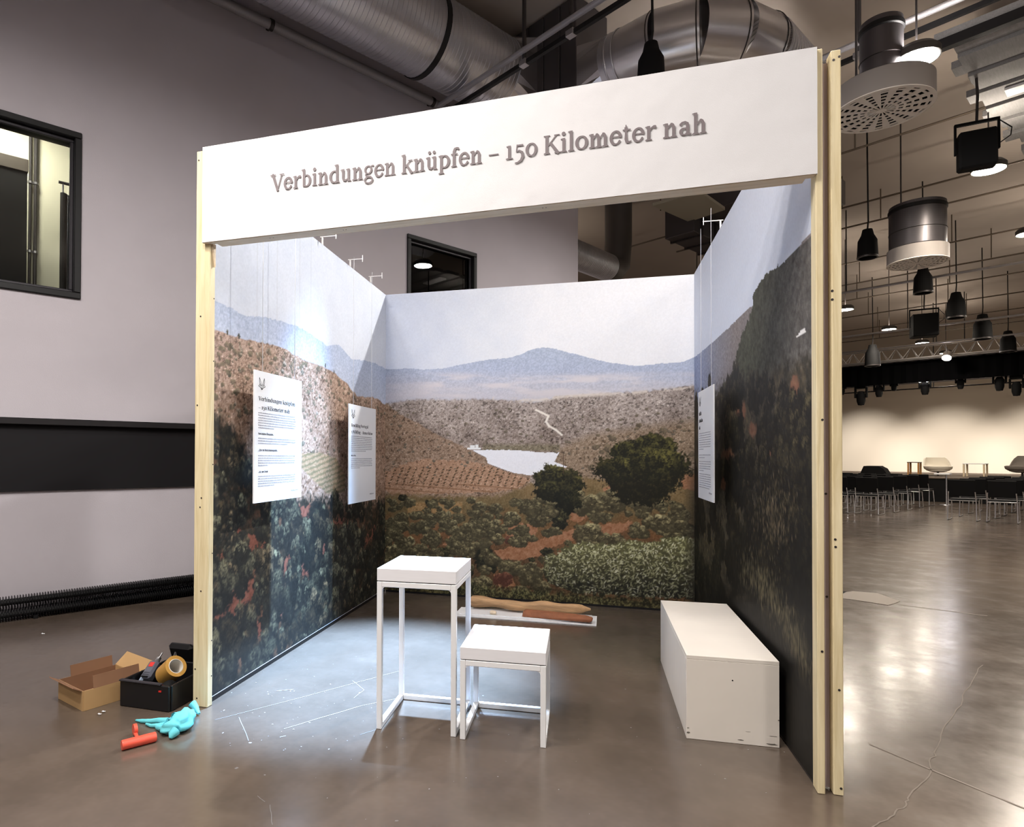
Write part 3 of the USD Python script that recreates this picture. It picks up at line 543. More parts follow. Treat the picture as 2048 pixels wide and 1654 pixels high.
    for x, y, w_, kind in sorted(G, key=lambda e: e[1]+e[2]*.2):
        u, v = 750+x/3.057, 950+y/3.057; q = w_/2/3.057*.0047; lt = ((186, 174, 130), (118, 112, 74), (146, 98, 76))[kind]; dk = ((60, 54, 38), (28, 27, 19), (74, 44, 34))[kind]
        if kind == 0 and w_ < 100: p.leaf(u, v+w_*.16, q*.7, .006, 1.5, (44, 32, 24), .8)
        p.tree(u, v, q*1.08, q*.82, dk, np.asarray(lt, float)*r.uniform(.82, 1.08), r)
    for _ in range(330):   # low growth between them at the left
        u, v = 766+626*r.random()**1.35, r.uniform(1000, 1150)
        if ok(u, v) and not inpoly(np.array([u]), np.array([v]), fld)[0]: p.tree(u, v, (q := r.uniform(.03, .075)), q*.75, (64, 58, 41), (168, 157, 116), r, 7)
    p.tree(1286, 945, .36, .27, (26, 24, 15), (96, 88, 44), r, 60)
    for (u, v, q) in ((1262, 905, .16), (1308, 893, .17), (1342, 925, .14), (1240, 940, .14), (1300, 930, .2)): p.tree(u, v, q, q*.75, (27, 26, 16), (112, 106, 54), r, 26)
    p.tree(1118, 968, .22, .16, (27, 26, 17), (98, 92, 50), r, 40); p.tree(1105, 985, .13, .10, (27, 26, 17), (96, 92, 52), r, 20); p.tree(1134, 1000, .12, .12, (24, 24, 16), (70, 66, 38), r, 18)
    for z in np.linspace(945, 905, 12): p.leaf(1127, z, .01, .004, 1.57, (74, 54, 44), .9)
    sh = [(1084, 1140), (1092, 1112), (1130, 1098), (1165, 1082), (1215, 1090), (1260, 1080), (1300, 1086), (1350, 1072), (1392, 1078), (1392, 1200), (1150, 1186), (1098, 1166)]
    m = inpoly(U+(p.mid-.5)*22, V+(p.mid-.5)*16, sh); p.put(m, p.ramp(np.clip((V-1085)/100, 0, 1)+(p.mid-.5)*.6, [(0, (92, 90, 60)), (.5, (64, 62, 42)), (1, (30, 29, 23))]))
    for _ in range(2100):  # silvery leaves of the near bush
        u, v = r.uniform(1084, 1392), r.uniform(1074, 1196)
        if not inpoly(np.array([u]), np.array([v]), sh)[0]: continue
        k = np.clip((v-1085)/100, 0, 1); f = r.random(); c = np.array((206, 204, 160))*(1-.4*k) if f < .45 else np.array((150, 150, 104))*(1-.5*k) if f < .8 else np.array((226, 224, 196))*(1-.2*k)
        p.leaf(u, v, r.uniform(.009, .017), .0045, r.uniform(-.5, 2.4), c, .85)
    g = np.clip((V-ys(U, [(765, 1150), (930, 1160), (1000, 1172), (1150, 1182), (1392, 1200)])-(p.mid-.5)*22)/10, 0, 1)
    p.put(g, p.ramp(p.fine+(p.mid-.5), [(.2, (26, 27, 18)), (.55, (62, 60, 38)), (.85, (112, 108, 70))]), .85)
    for _ in range(260): p.leaf(r.uniform(935, 1340), 0, .01, .004, 1.2, (0, 0, 0), 0) if False else p.leaf((u := r.uniform(935, 1240)), 1172+(u-935)*.13+r.uniform(-10, 12), r.uniform(.008, .014), .004, r.uniform(.8, 2.3), (138, 136, 92), .6)
    p.put(np.clip((U-1366)/26, 0, 1)*np.clip((V-880)/120, 0, 1), (36, 33, 27), .75)

def paint_left(p):
    U, V = p.U, p.V
    p.C[:] = p.ramp(np.clip((V-450)/250, 0, 1)+(p.big-.5)*.4, [(0, (172, 179, 194)), (1, (194, 198, 207))])+((p.fine-.5)*12)[..., None]
    for a in (.45, .7, 1.02, 1.2): p.put(np.exp(-((p.S-a)/.006)**2)*np.clip(1-(V-450)/500, 0, 1), (150, 150, 156), .35)
    far = [(415, 590), (424.5, 597), (454, 613), (490, 631), (528, 634), (569, 644.5), (596, 653), (626, 670), (653, 691), (677.5, 689.5), (702, 718), (726.5, 721), (751, 727.5), (775, 739)]
    y = ys(U, far)+(vn(U*.22, U*0, 4)-.5)*3
    p.put(V > y, p.ramp(np.clip((V-y)/90, 0, 1), [(0, (158, 168, 190)), (1, (180, 187, 204))])+((p.fine-.5)*40)[..., None])
    hill = [(415, 655), (424.5, 658), (454, 666), (490, 677), (522, 684), (563, 693.5), (590, 708.5), (612, 722), (645, 730), (672, 747), (694, 766), (713, 790), (751, 795.5), (775, 811)]
    y = ys(U, hill)+(vn(U*.2, U*0, 6)-.5)*4
    c = scrub(p, (150, 124, 106), 44, 2)+((p.big-.5)*50)[..., None]; k = np.clip((560-U)/140, 0, 1)[..., None]*np.clip((820-V)/120, 0, 1)[..., None]; c = c*(1-k*.25)+np.array((150, 132, 140))*k*.25
    p.put(np.clip((V-y)/2, 0, 1), c)
    r = np.random.default_rng(5)
    for _ in range(420):
        u = r.uniform(424, 772); v0 = ys(np.array([u]), hill)[0]; v = v0+abs(r.normal(0, 1))*100+5; q = r.uniform(.006, .02); f = r.random()
        p.blob(u, v, q*1.4, q, (92, 80, 66) if f < .75 else (70, 66, 54), (132, 116, 96) if f < .6 else (112, 104, 80) if f < .8 else (182, 166, 150), .8)
    for (u, v) in ((478, 672), (455, 664), (651, 731), (668, 744)): p.blob(u, v, .012, .016, (56, 56, 50), (84, 82, 70), .5)
    vine = [(604, 907), (640, 905), (672, 916), (690, 950), (690, 985), (655, 988), (621, 955), (602, 935)]
    m = inpoly(U, V, vine); p.put(m, np.array((156, 130, 102))+((p.fine-.5)*44)[..., None]); p.put(m & (np.sin((V+U*.42+(p.mid-.5)*5)*.62) > .2), (98, 92, 66), .6)
    low = np.clip((V-ys(U, [(415, 800), (470, 850), (520, 930), (580, 985), (650, 985), (700, 1000), (775, 985)])-(p.mid-.5)*40)/26, 0, 1)
    p.put(low, p.ramp((p.mid+p.big)/2, [(.3, (32, 32, 27)), (.5, (52, 46, 37)), (.7, (92, 66, 50))])+((p.fine-.5)*24)[..., None])
    streaks = [[(452, 1190), (500, 1152), (528, 1160), (478, 1232), (446, 1250), (430, 1236)], [(424, 1215), (446, 1208), (440, 1228), (424, 1232)], [(494, 1070), (520, 1064), (506, 1112), (494, 1105)], [(546, 1176), (566, 1165), (584, 1100), (578, 1096), (562, 1140)], [(598, 1152), (622, 1150), (614, 1130), (606, 1128)],
               [(600, 1015), (622, 1008), (618, 1045), (604, 1040)], [(464, 1058), (484, 1050), (478, 1066)], [(434, 1108), (446, 1100), (442, 1128)], [(662, 1050), (690, 1032), (684, 1050)], [(724, 1100), (760, 1060), (752, 1050)], [(500, 1260), (540, 1230), (536, 1250), (505, 1285)], [(560, 1240), (590, 1205), (588, 1226)], [(440, 1330), (475, 1300), (470, 1325)], [(636, 1120), (652, 1085), (650, 1125)], [(680, 1120), (700, 1085), (698, 1112)], [(516, 1100), (530, 1080), (528, 1125)]]
    for e in streaks: p.put(inpoly(U+(p.mid-.5)*16, V+(p.mid-.5)*22, e), np.array((118, 72, 58))+((p.mid-.5)*40)[..., None], .95)
    L = []
    for _ in range(430):
        u = r.uniform(418, 775); top = np.interp(u, [415, 470, 520, 580, 650, 775], [850, 880, 950, 995, 1000, 1000]); bot = 1400-(u-420)*.61
        v = top+(bot-top)*r.random()**.9
        if inpoly(np.array([u]), np.array([v]), vine)[0] or any(inpoly(np.array([u]), np.array([v+d]), e)[0] for e in streaks for d in (-6, 0, 14)): continue
        L.append((v, u, r.choice((.045, .06, .08, .11, .15))*r.uniform(.8, 1.15)*(.6+.5*(v-850)/500)))
    for v, u, q in sorted(L):
        near = np.clip((v-1080)/300, 0, 1); f = r.random(); lt = (np.array((128, 124, 98)) if f > .35 else np.array((124, 108, 82)))*(1-.28*near)*(.62+.6*r.random())
        p.tree(u, v, q, q*1.15, (33, 33, 30), lt*1.12, r, 7)
    p.put(np.clip((V-(1390-(U-420)*.61)-(p.mid-.5)*20)/20, 0, 1), (30, 29, 26), .6)

def paint_right(p):
    U, V = p.U, p.V
    p.C[:] = p.ramp(np.clip((V-380)/330, 0, 1), [(0, (206, 210, 222)), (1, (214, 220, 234))])+((p.fine-.5)*8)[..., None]
    far = [(1370, 723), (1392.5, 712), (1422.5, 687), (1456, 657), (1494, 620), (1507, 609), (1560, 540), (1640, 440)]
    p.put(V > ys(U, far)+(p.mid-.5)*3, p.ramp(np.clip((U-1400)/70, 0, 1), [(0, (138, 148, 178)), (.5, (134, 132, 142)), (1, (130, 120, 118))])+((p.fine-.5)*50)[..., None])
    ridge = [(1480, 680), (1492, 640), (1503, 600), (1507, 588), (1518, 570), (1531, 553), (1545, 542), (1554, 536), (1569, 524), (1582, 508), (1595, 496), (1607, 488), (1640, 455)]
    y = ys(U, ridge)-np.abs(vn(U*.30, U*0, 8)-.2)*13*(U > 1500)*(U < 1556)
    body = p.ramp(np.clip((U-1500)/90, 0, 1), [(0, (66, 66, 50)), (.5, (62, 60, 52)), (1, (84, 80, 76))])+((p.mid-.5)*46)[..., None]+((p.fine-.5)*30)[..., None]
    edge = np.interp(V, [560, 609, 680, 740, 770, 820, 1000], [1500, 1507, 1480, 1467, 1444, 1420, 1380])
    p.put((V > y) & (U > edge+(p.mid-.5)*8), body)
    p.put(np.clip((V-ys(U, [(1370, 790), (1430, 770), (1470, 740), (1510, 735), (1640, 690)])-(p.mid-.5)*50)/30, 0, 1), p.ramp((p.mid+p.big)/2, [(.3, (38, 36, 30)), (.55, (66, 60, 48)), (.75, (96, 84, 64))])+((p.fine-.5)*22)[..., None])
    pat = [((1482, 822), 12, 26), ((1448, 830), 5, 9), ((1588, 775), 11, 30), ((1455, 908), 16, 18), ((1376, 962), 12, 16), ((1505, 860), 9, 18), ((1448, 968), 12, 14), ((1545, 905), 8, 14)]
    for (u, v), a, b in pat: p.put(np.clip((1-np.sqrt(((U-u)/a)**2+((V-v)/b)**2)-(p.mid-.5)*.9)*3, 0, 1), np.array((128, 88, 68))+((p.mid-.5)*40)[..., None], .9)
    r = np.random.default_rng(17); L = []
    for _ in range(330):
        u, v = r.uniform(1376, 1625), r.uniform(760, 1330)
        if any(abs(u-q[0][0]) < q[1] and abs(v-q[0][1]) < q[2] for q in pat): continue
        L.append((v, u, r.uniform(.05, .13)*(.8+.5*(v-760)/500)))
    for v, u, q in sorted(L):
        k = np.clip((v-880)/330, 0, 1); p.tree(u, v, q*1.1, q*1.2, np.array((24, 22, 18))*(1-.3*k), (np.array((92, 84, 60))*r.uniform(.6, 1.15))*(1-.55*k), r, 7)
    for _ in range(700):
        t = r.random(); u = 1486+134*t+r.normal(0, 9); v = 1140+190*t*t+40*t+r.normal(0, 20); p.leaf(u, v, r.uniform(.012, .03), .006, r.uniform(1.1, 2.0), np.array((128, 118, 88))*r.uniform(.5, 1), .55)
    for _ in range(350): p.leaf(1545+r.normal(0, 22), 1030+r.normal(0, 40), r.uniform(.01, .02), .006, r.uniform(.9, 2.2), np.array((134, 118, 92))*r.uniform(.5, 1), .6)
    for _ in range(400): p.leaf(r.uniform(1376, 1440), r.uniform(1080, 1200), r.uniform(.01, .02), .005, r.uniform(.9, 2.2), np.array((110, 108, 72))*r.uniform(.4, 1), .5)
    d = np.clip((V-ys(U, [(1380, 1170), (1480, 1150), (1560, 1260), (1625, 1340)]))/60, 0, 1); p.put(d, (20, 18, 15), .85)
    p.put(inpoly(U, V, [(1592, 675), (1603, 660), (1610, 655), (1611, 663), (1600, 672)]), (224, 222, 220))

DB = 2.955
LW0, LW1 = V3(-.085, .07, 0), V3(-.212, DB, 0); RW0, RW1 = V3(2.823, .07, 0), V3(2.650, DB, 0)
tl = unit(LW1-LW0); nl = V3(-tl[1], tl[0], 0)          # outward, to the left
tr = unit(RW1-RW0); nr = V3(tr[1], -tr[0], 0)          # outward, to the right
M_BASE = mat('black_base_strip', (20, 19, 22), .4); M_EDGE = mat('white_hem', (150, 150, 156), .7)
def wall_frame(t, p0, p1, n, z, first=True):
    """timber studs and rails behind a printed fabric"""
    L = np.linalg.norm(p1-p0); d = unit(p1-p0); th = .055; o = n*(.004+th/2)
    for k in range(4):
        c = p0+d*(.03+(L-.06)*k/3)+o; part('stud', MB().box(c+V3(0, 0, 1.47), (.045, th, 2.90), d, n, bev=.002), M_PINE, t)
    for zz in (.022, z-.03):
        for k in range(3):
            a, b = p0+d*(.03+(L-.06)*k/3)+o, p0+d*(.03+(L-.06)*(k+1)/3)+o
            part('rail', MB().bar(a+d*.024+V3(0, 0, zz), b-d*.024+V3(0, 0, zz), th, .04, bev=.002), M_PINE_X, t)
# left wall of the booth
t = Thing('mural_wall', 'booth side wall on the left, printed with brown hillside and dark olive grove', 'display wall', LW0, 0)
pr = Print(LW0, LW1, .030, 2.985, 2.955, .0085, .0066); paint_left(pr); pr.mesh('mural', t, 'printed fabric of a stony brown hillside above dark trees')
wall_frame(t, LW0, LW1, nl, 2.955)
part('base_strip', MB().bar(LW0+nl*.006+V3(0, 0, .0145), LW1+nl*.006+V3(0, 0, .0145), .010, .027), M_BASE, t, 'black base strip'); part('hem', MB().bar(LW0-nl*.001+V3(0, 0, .0295), LW1-nl*.001+V3(0, 0, .0295), .003, .003), M_EDGE, t, 'pale hem line')
po = part('post', MB().box((-.104, .0225, 1.5), (.092, .045, 3.0), bev=.004), M_PINE, t, 'pale pine front post with screw heads')
for z in (2.95, 2.73, 2.1, 1.62, 1.12, 1.07, .62, .20, .045): part('screw', MB().cyl((-.115-.02*math.sin(z*9), -.0015, z), (-.115-.02*math.sin(z*9), .004, z), .0042, 8), M_DARKSTEEL, po)
for z in (2.2, 1.86, 1.3, .82, .35, .16): part('screw', MB().cyl((-.0565, .034, z), (-.062, .034, z), .0035, 8), M_DARKSTEEL, po)
LT = t
# back wall
t = Thing('mural_wall', 'booth back wall printed with a mountain, a lake and olive trees', 'display wall', (-.21, DB, 0), 0)
pr = Print(V3(-.212, DB, 0), V3(2.650, DB, 0), .02, 2.958, 2.932, .0058, .0058); paint_back(pr); pr.mesh('mural', t, 'printed fabric of a valley with lake, mountain and silvery bush')
wall_frame(t, V3(-.2, DB, 0), V3(2.64, DB, 0), V3(0, 1, 0), 2.93)
part('base_strip', MB().bar((-.205, DB+.008, .011), (2.645, DB+.008, .011), .010, .02), M_BASE, t, 'black base strip')
BT = t
# right wall
t = Thing('mural_wall', 'booth side wall on the right, printed with dark conifers and red earth patches', 'display wall', RW0, 0)
pr = Print(RW0, RW1, .015, 2.975, 2.935, .0105, .0068); paint_right(pr); pr.mesh('mural', t, 'printed fabric of a dark wooded slope under a grey sky')
part('base_strip', MB().bar(RW0+nr*.008+V3(0, 0, .008), RW1+nr*.008+V3(0, 0, .008), .010, .014), M_BASE, t, 'black base strip')
wall_frame(t, RW0+tr*.06, RW1, nr, 2.935)
part('post', MB().box((2.8345, .032, 1.503), (.027, .070, 3.006), bev=.003), M_PINE, t, 'pale pine front board with knots')
part('web_board', MB().box((2.8635, .062, 1.49), (.030, .02, 2.965)), mat('greyed_pine', (176, 160, 160), .7, vary=.1, scale=3, stretch=(20, 20, 1)), t, 'recessed greyish board between the two posts', smooth=False)
po = part('post', MB().box((2.897, .035, 1.498), (.036, .060, 2.995), bev=.003), M_PINE, t, 'pale pine outer board with knots')
for x, z in ((2.889, 2.955), (2.909, 2.965), (2.881, 2.02), (2.881, 1.985), (2.868, 1.2), (2.888, 1.02), (2.889, .99), (2.87, .78), (2.9, .42), (2.905, .03), (2.842, 1.5), (2.838, .57)):
    part('screw', MB().cyl((x, .0035 if x > 2.88 or x < 2.85 else .050, z) if x > 2.88 else ((x, -.0045, z) if x < 2.85 else (x, .050, z)), (x, .008, z) if x > 2.88 else ((x, 0, z) if x < 2.85 else (x, .056, z)), .0048, 8), M_DARKSTEEL, po)
RT = t
# hooks on the tops of the side walls
for tt, p0, d, n, zt, ss in ((LT, LW0, tl, nl, 2.958, (.88, 1.42, 1.98, 2.48)), (RT, RW0, tr, nr, 2.945, (1.22, 1.86))):
    for s_ in ss:
        c = p0+d*s_; z = zt+.02+.03*(1-s_/2.9)
        part('hook_bracket', MB().bar(c+n*.03+V3(0, 0, z+.045), c-n*.105+V3(0, 0, z+.045), .007, .006).bar(c-n*.1+V3(0, 0, z+.02), c-n*.1+V3(0, 0, z+.075), .006, .006).bar(c+n*.012+V3(0, 0, z-.03), c+n*.012+V3(0, 0, z+.045), .012, .005), M_WHITE, tt, 'small white hanging bracket', smooth=False)
# ------------------------------------------------------------------ header with lettering
t = Thing('header_beam', 'white fabric covered header beam across the booth front with dark serif lettering', 'sign', (-.093, -.021, 2.49), 0)
HX0, HX1, HZ0, HZ1 = -.093, 2.823, 2.490, 3.004
nx, nz = 140, 28; X, Zz = np.meshgrid(np.linspace(HX0, HX1, nx), np.linspace(HZ0, HZ1, nz)); rel = (fb(X*9, Zz*9, 3, 2)-.5)*.004
rel += np.exp(-((Zz-HZ0-.02)/.02)**2)*(vn(X*22, Zz*0, 3)-.5)*.003+np.exp(-((Zz-HZ1+.03)/.02)**2)*(vn(X*18, Zz*0, 7)-.5)*.003
Yy = -.024+rel; idx = lambda j, i: j*nx+i
top = HZ1+(X-HX0)*.0; v = np.stack([X, Yy, Zz], -1).reshape(-1, 3); i, j = np.meshgrid(np.arange(nx-1), np.arange(nz-1)); q = np.stack([j*nx+i, j*nx+i+1, (j+1)*nx+i+1, (j+1)*nx+i], -1).reshape(-1, 4)
m = MB().add(v, q)
for a, b in (((HX0, HZ0), (HX0, HZ1)), ((HX1, HZ0), (HX1, HZ1)), ((HX0, HZ1), (HX1, HZ1))):   # fabric folded round the edges
    A_, B_ = V3(a[0], -.022, a[1]), V3(b[0], -.022, b[1]); m.add([A_, B_, B_+V3(0, .024 if a[0] != b[0] else .018, 0), A_+V3(0, .024 if a[0] != b[0] else .018, 0)], [[0, 1, 2, 3]])
M_FAB = mat('white_fabric', (208, 206, 207), .85, bump=.05, bscale=240)
part('fabric', m, M_FAB, t, 'white fabric stretched over the beam with small wrinkles', smooth=60)
bm = part('beam', MB().box(((HX0+HX1)/2, -.003, HZ0+.012), (HX1-HX0-.01, .034, .028), bev=.002), M_PINE_X, t, 'bare pine underside of the beam')
part('batten', MB().box((1.38, .040, HZ0+.014), (2.86-.04, .05, .028), bev=.002), M_PINE_X, t)
part('batten', MB().box((1.38, .012, HZ1-.03), (2.86-.04, .03, .04), bev=.002), M_PINE_X, t)
for x in (.30, .32, .72, .735, 1.72, 1.735): part('screw', MB().cyl((x, .012, HZ0-.0025), (x, .012, HZ0+.002), .003, 8), M_DARKSTEEL, bm)
part('brace', MB().add([(-.06, .03, 2.49), (-.06, .005, 2.49), (-.06, .03, 2.37), (-.045, .03, 2.49), (-.045, .005, 2.49), (-.045, .03, 2.37)], [[0, 1, 2], [3, 5, 4], [0, 3, 4], [0, 4, 1], [1, 4, 5], [1, 5, 2], [2, 5, 3], [2, 3, 0]]), M_PINE_X, t, smooth=False)
Pa, Pb = on_plane(542, 384, (0, -.028, 0), V3(0, 1, 0)), on_plane(1411, 267, (0, -.028, 0), V3(0, 1, 0)); Pc = on_plane(548, 355, (0, -.028, 0), V3(0, 1, 0))
M_INK = mat('grey_brown_lettering', (112, 102, 104), .7)
sh, w = serif_text('Verbindungen knüpfen – 150 Kilometer nah', 1.0); sh = sh.buffer(-.012); cap = .0865
sx = (Pb[0]-Pa[0])/(w*1.0-.1)
part('lettering', MB().prism(affinity.scale(sh, sx, cap, origin=(0, 0)), .0008, (Pa[0], -.0272, (Pa[2]+Pb[2])/2+.002), (1, 0, (Pb[2]-Pa[2])/(Pb[0]-Pa[0])), (0, 0, 1)), M_INK, t, 'lettering Verbindungen knüpfen – 150 Kilometer nah', smooth=False)
# ------------------------------------------------------------------ hanging text panels
M_BOARD = mat('white_board', (222, 222, 224), .5); M_TEXT = mat('black_print', (38, 36, 40), .7); M_TEXT2 = mat('grey_print', (164, 163, 168), .7)
M_WIRE = mat('thin_wire', (208, 208, 212), .4, .4)
def shape_in(mb, sh, o, X, h=.0006): return mb.prism(sh, h, o, X, (0, 0, 1))
def greek(rows, width, seed):
    """rows of tiny word marks: (height below the top, x-height, share of the width)"""
    r = random.Random(seed); g = []
    for z, xh, share in rows:
        x = 0.0
        while x < width*share-.01:
            n = r.randint(2, 10); 
            for k in range(n):
                if x > width*share: break
                tall = r.random() < .28; w = xh*r.uniform(.25, .5)
                g.append(sbox(x, z, x+w, z+xh*(1.45 if tall else 1.0))); x += w+xh*.22
            x += xh*.45
    return unary_union(g)
def fox(s):
    """line drawing of a fox head with tall ears, s tall"""
    L = [[(-.30, .98), (-.06, .42), (0, .36)], [(.30, .98), (.06, .42), (0, .36)], [(-.30, .98), (-.31, .70), (-.24, .47)], [(.30, .98), (.31, .70), (.24, .47)], [(-.24, .47), (-.40, .30), (-.16, .20), (-.02, .05)], [(.24, .47), (.40, .30), (.16, .20), (.02, .05)],
         [(-.24, .50), (-.10, .30), (0, .06)], [(.24, .50), (.10, .30), (0, .06)], [(-.20, .36), (-.13, .33)], [(.20, .36), (.13, .33)]]
    from shapely.geometry import LineString
    g = [LineString([(x*s, y*s) for x, y in l]).buffer(.0013) for l in L]+[Point(0, .05*s).buffer(.035*s)]
    return unary_union(g)
def panel(tt, p0, d, n, px, label, title, subs, bodies, foot, seed, mirror=False, off=.12, wires=True):
    q0 = p0-n*off; C4 = [on_plane(*q, q0, n) for q in px]        # top left, top right, bottom left, bottom right as seen
    X = d if not mirror else -d
    sL = (np.dot(C4[0]-q0, X)+np.dot(C4[2]-q0, X))/2; sR = (np.dot(C4[1]-q0, X)+np.dot(C4[3]-q0, X))/2
    zT = (C4[0][2]+C4[1][2])/2; zB = (C4[2][2]+C4[3][2])/2; W = sR-sL; Hh = zT-zB
    o = q0+X*sL; Y = V3(0, 0, 1); N = np.cross(X, Y)
    t = Thing('info_panel', label, 'panel', o+X*(W/2)+V3(0, 0, zB), 0, None)
    part('board', MB().box(o+X*W/2+V3(0, 0, (zT+zB)/2)-N*.005, (W, Hh, .010), X, Y, bev=.0015), M_BOARD, t)
    at = lambda x, z: o+X*x+V3(0, 0, zT+z)+N*.0003
    mg = W*.075; fh = Hh*.095
    part('emblem', shape_in(MB(), affinity.scale(fox(fh), 1.25, 1, origin=(0, 0)), at(mg+fh*.5, -Hh*.05-fh), X), M_TEXT, t, 'line drawn fox head emblem', smooth=False)
    TW = serif_text(title[-1], 1.0)[1]*.97 if isinstance(title[-1], str) and 'Annas' in title[-1] else None
    for k, line in enumerate(title):
        sh, w = line if isinstance(line, tuple) else serif_text(line, 1.0)
        if not isinstance(line, tuple): sh = affinity.scale(sh.buffer(-.012), W*.76/(TW or w), Hh*.0315, origin=(0, 0)); TW = TW or w
        else: sh = affinity.scale(sh, TS, .8, origin=(0, 0))
        part('heading', shape_in(MB(), sh, at(mg, -Hh*(.226+.066*k)), X), M_TEXT, t, None, smooth=False)
    for txt, z, hgt in subs:
        tm = meshkit.text_mesh(txt, hgt, .0006); v = np.array(tm.vertices); m = MB().add(at(mg*.95, z*Hh)+v[:, :1]*X*.86+v[:, 1:2]*Y+v[:, 2:]*N, np.array(tm.faces)); part('subheading', m, M_TEXT, t, smooth=False)
    for k, rows in enumerate(bodies):
        part('body_text', shape_in(MB(), greek([(z*Hh, .0052*Hh/.84, sh_) for z, sh_ in rows], W*.80, seed+k), at(mg*.95, 0), X), M_TEXT2, t, kind='stuff', smooth=False)
    if foot:
        tm = meshkit.text_mesh(foot, .011, .0006); v = np.array(tm.vertices); m = MB().add(at(W*.92-v[:, 0].max(), -Hh*.935)+v[:, :1]*X+v[:, 1:2]*Y+v[:, 2:]*N, np.array(tm.faces)); part('footer_text', m, M_TEXT2, t, smooth=False)
    for s_ in (W*.16, W*.84):
        b = o+X*s_+V3(0, 0, zT)-N*.005; part('wire', MB().tube([b, V3(b[0], b[1], 2.965+.03*(1-np.dot(b-p0, d)/2.9))], .0016, 6), M_WIRE, t)
    return t, W, Hh
TS = .5
def para(z0, n, last, step=.0225): return [(z0-step*k, .97 if k < n-1 else last) for k in range(n)]
panel(LT, LW0, tl, nl, ((513, 738), (607, 765), (504, 1019), (600, 985)), 'wide white text panel headed Verbindungen knüpfen hanging on the left mural, nearer the front',
      ['Verbindungen knüpfen', '– 150 Kilometer nah'], [('Vom intakten Ökosystem…', -.484, .0125), ('…über die Wertschöpfungskette…', -.608, .0125), ('…bis zum Schuh', -.772, .0125)],
      [para(-.322, 7, .4, .0188), para(-.515, 3, .75, .0188), para(-.646, 5, .25, .0185), para(-.803, 5, .42, .0182)], 'wildling.shoes', 3)
panel(LT, LW0, tl, nl, ((700, 806), (753, 820), (696, 1009), (750, 999)), 'white text panel headed Rewilding Portugal on the left mural near the corner',
      ['Rewilding Portugal', 'x Wildling – Annas Reise'], [('Mehr zur Reise', -.522, .012)], [para(-.325, 9, .65, .0185), para(-.552, 6, .38, .0185)], 'wildling.shoes', 13)
def ticks(n, seed):
    r = random.Random(seed); x = 0; g = []
    for k in range(n):
        w = r.uniform(.012, .02); g.append(sbox(x, 0, x+.005, .026+(.009 if r.random() < .3 else 0))); g.append(sbox(x, r.choice((0, .011, .022)), x+w, r.choice((.004, .015, .026)) if False else .004)); x += w+.004
    return unary_union([q for q in g if q.area > 0]), x
panel(RT, RW0, tr, nr, ((1393, 788), (1423, 769), (1400, 997), (1430, 1006)), 'white text panel hanging in front of the dark right mural', [ticks(10, 1), ticks(14, 2), ticks(5, 3)],
      [], [para(-.40, 8, .4, .021), para(-.60, 2, .5, .024), para(-.66, 5, .4, .021), para(-.775, 7, .9, .02)], 'wildling.shoes', 23, mirror=True)
# ------------------------------------------------------------------ white frame tables
def frame_table(name, label, cat, loc, rz, w, d, h, topt):
    t = Thing(name, label, cat, loc, rz); b = .026; K = lambda x, y, z: t.world([(x, y, z)])[0]
    X = V3(math.cos(rz), math.sin(rz), 0); Y = V3(-math.sin(rz), math.cos(rz), 0)
    B_ = lambda c, s, bv=.002: MB().box(K(*c), s, X, Y, bev=bv)
    part('tabletop', B_((w/2, d/2, h-topt/2), (w, d, topt), .002), mat('white_top', (220, 218, 220), .5, vary=.03, scale=5, stretch=(1, 12, 12)), t, 'thick white top with faint grain')
    hh = h-topt-.004; M = M_WHITE
    for x in (b/2, w-b/2):
        for y in (b/2, d-b/2): part('leg', B_((x, y, hh/2), (b, b, hh)), M, t)
    for y in (b/2, d-b/2): part('top_rail', B_((w/2, y, hh-b/2), (w-2*b, b, b)), M, t)
    for x in (b/2, w-b/2): part('top_rail', B_((x, d/2, hh-b/2), (b, d-2*b, b)), M, t); part('foot_rail', B_((x, d/2, b/2+.001), (b, d-2*b, b)), M, t)
    part('foot_rail', B_((w/2, d-b/2, b/2+.001), (w-2*b, b, b)), M, t)
    part('spacer', B_((w/2, d/2, h-topt-.002), (w-.02, d-.02, .0038), 0), mat('shadow_gap', (120, 118, 120), .6), t, smooth=False)
    for sx, x0, ex in ((1, b, 0), (-1, w-b, 0)):   # rounded inner corners of the front frame
        r = .018; g = Polygon([(0, 0), (r, 0)]+[(r-r*math.sin(a), -r+r*math.cos(a)) for a in np.linspace(0, math.pi/2, 7)]+[(0, -r)])
        part('corner_fillet', MB().prism(affinity.scale(g, sx, 1, origin=(0, 0)), .022, K(x0, .024, hh-b), X, (0, 0, 1)), M, t, smooth=False)
    return t
frame_table('side_table', 'tall white square table on a thin steel frame, left of the low stool', 'table', (.902, .030, 0), .066, .401, .412, .793, .062)
frame_table('low_stool', 'low white square stool table on a thin steel frame beside the tall one', 'stool', (1.326, .041, 0), .070, .405, .415, .439, .058)
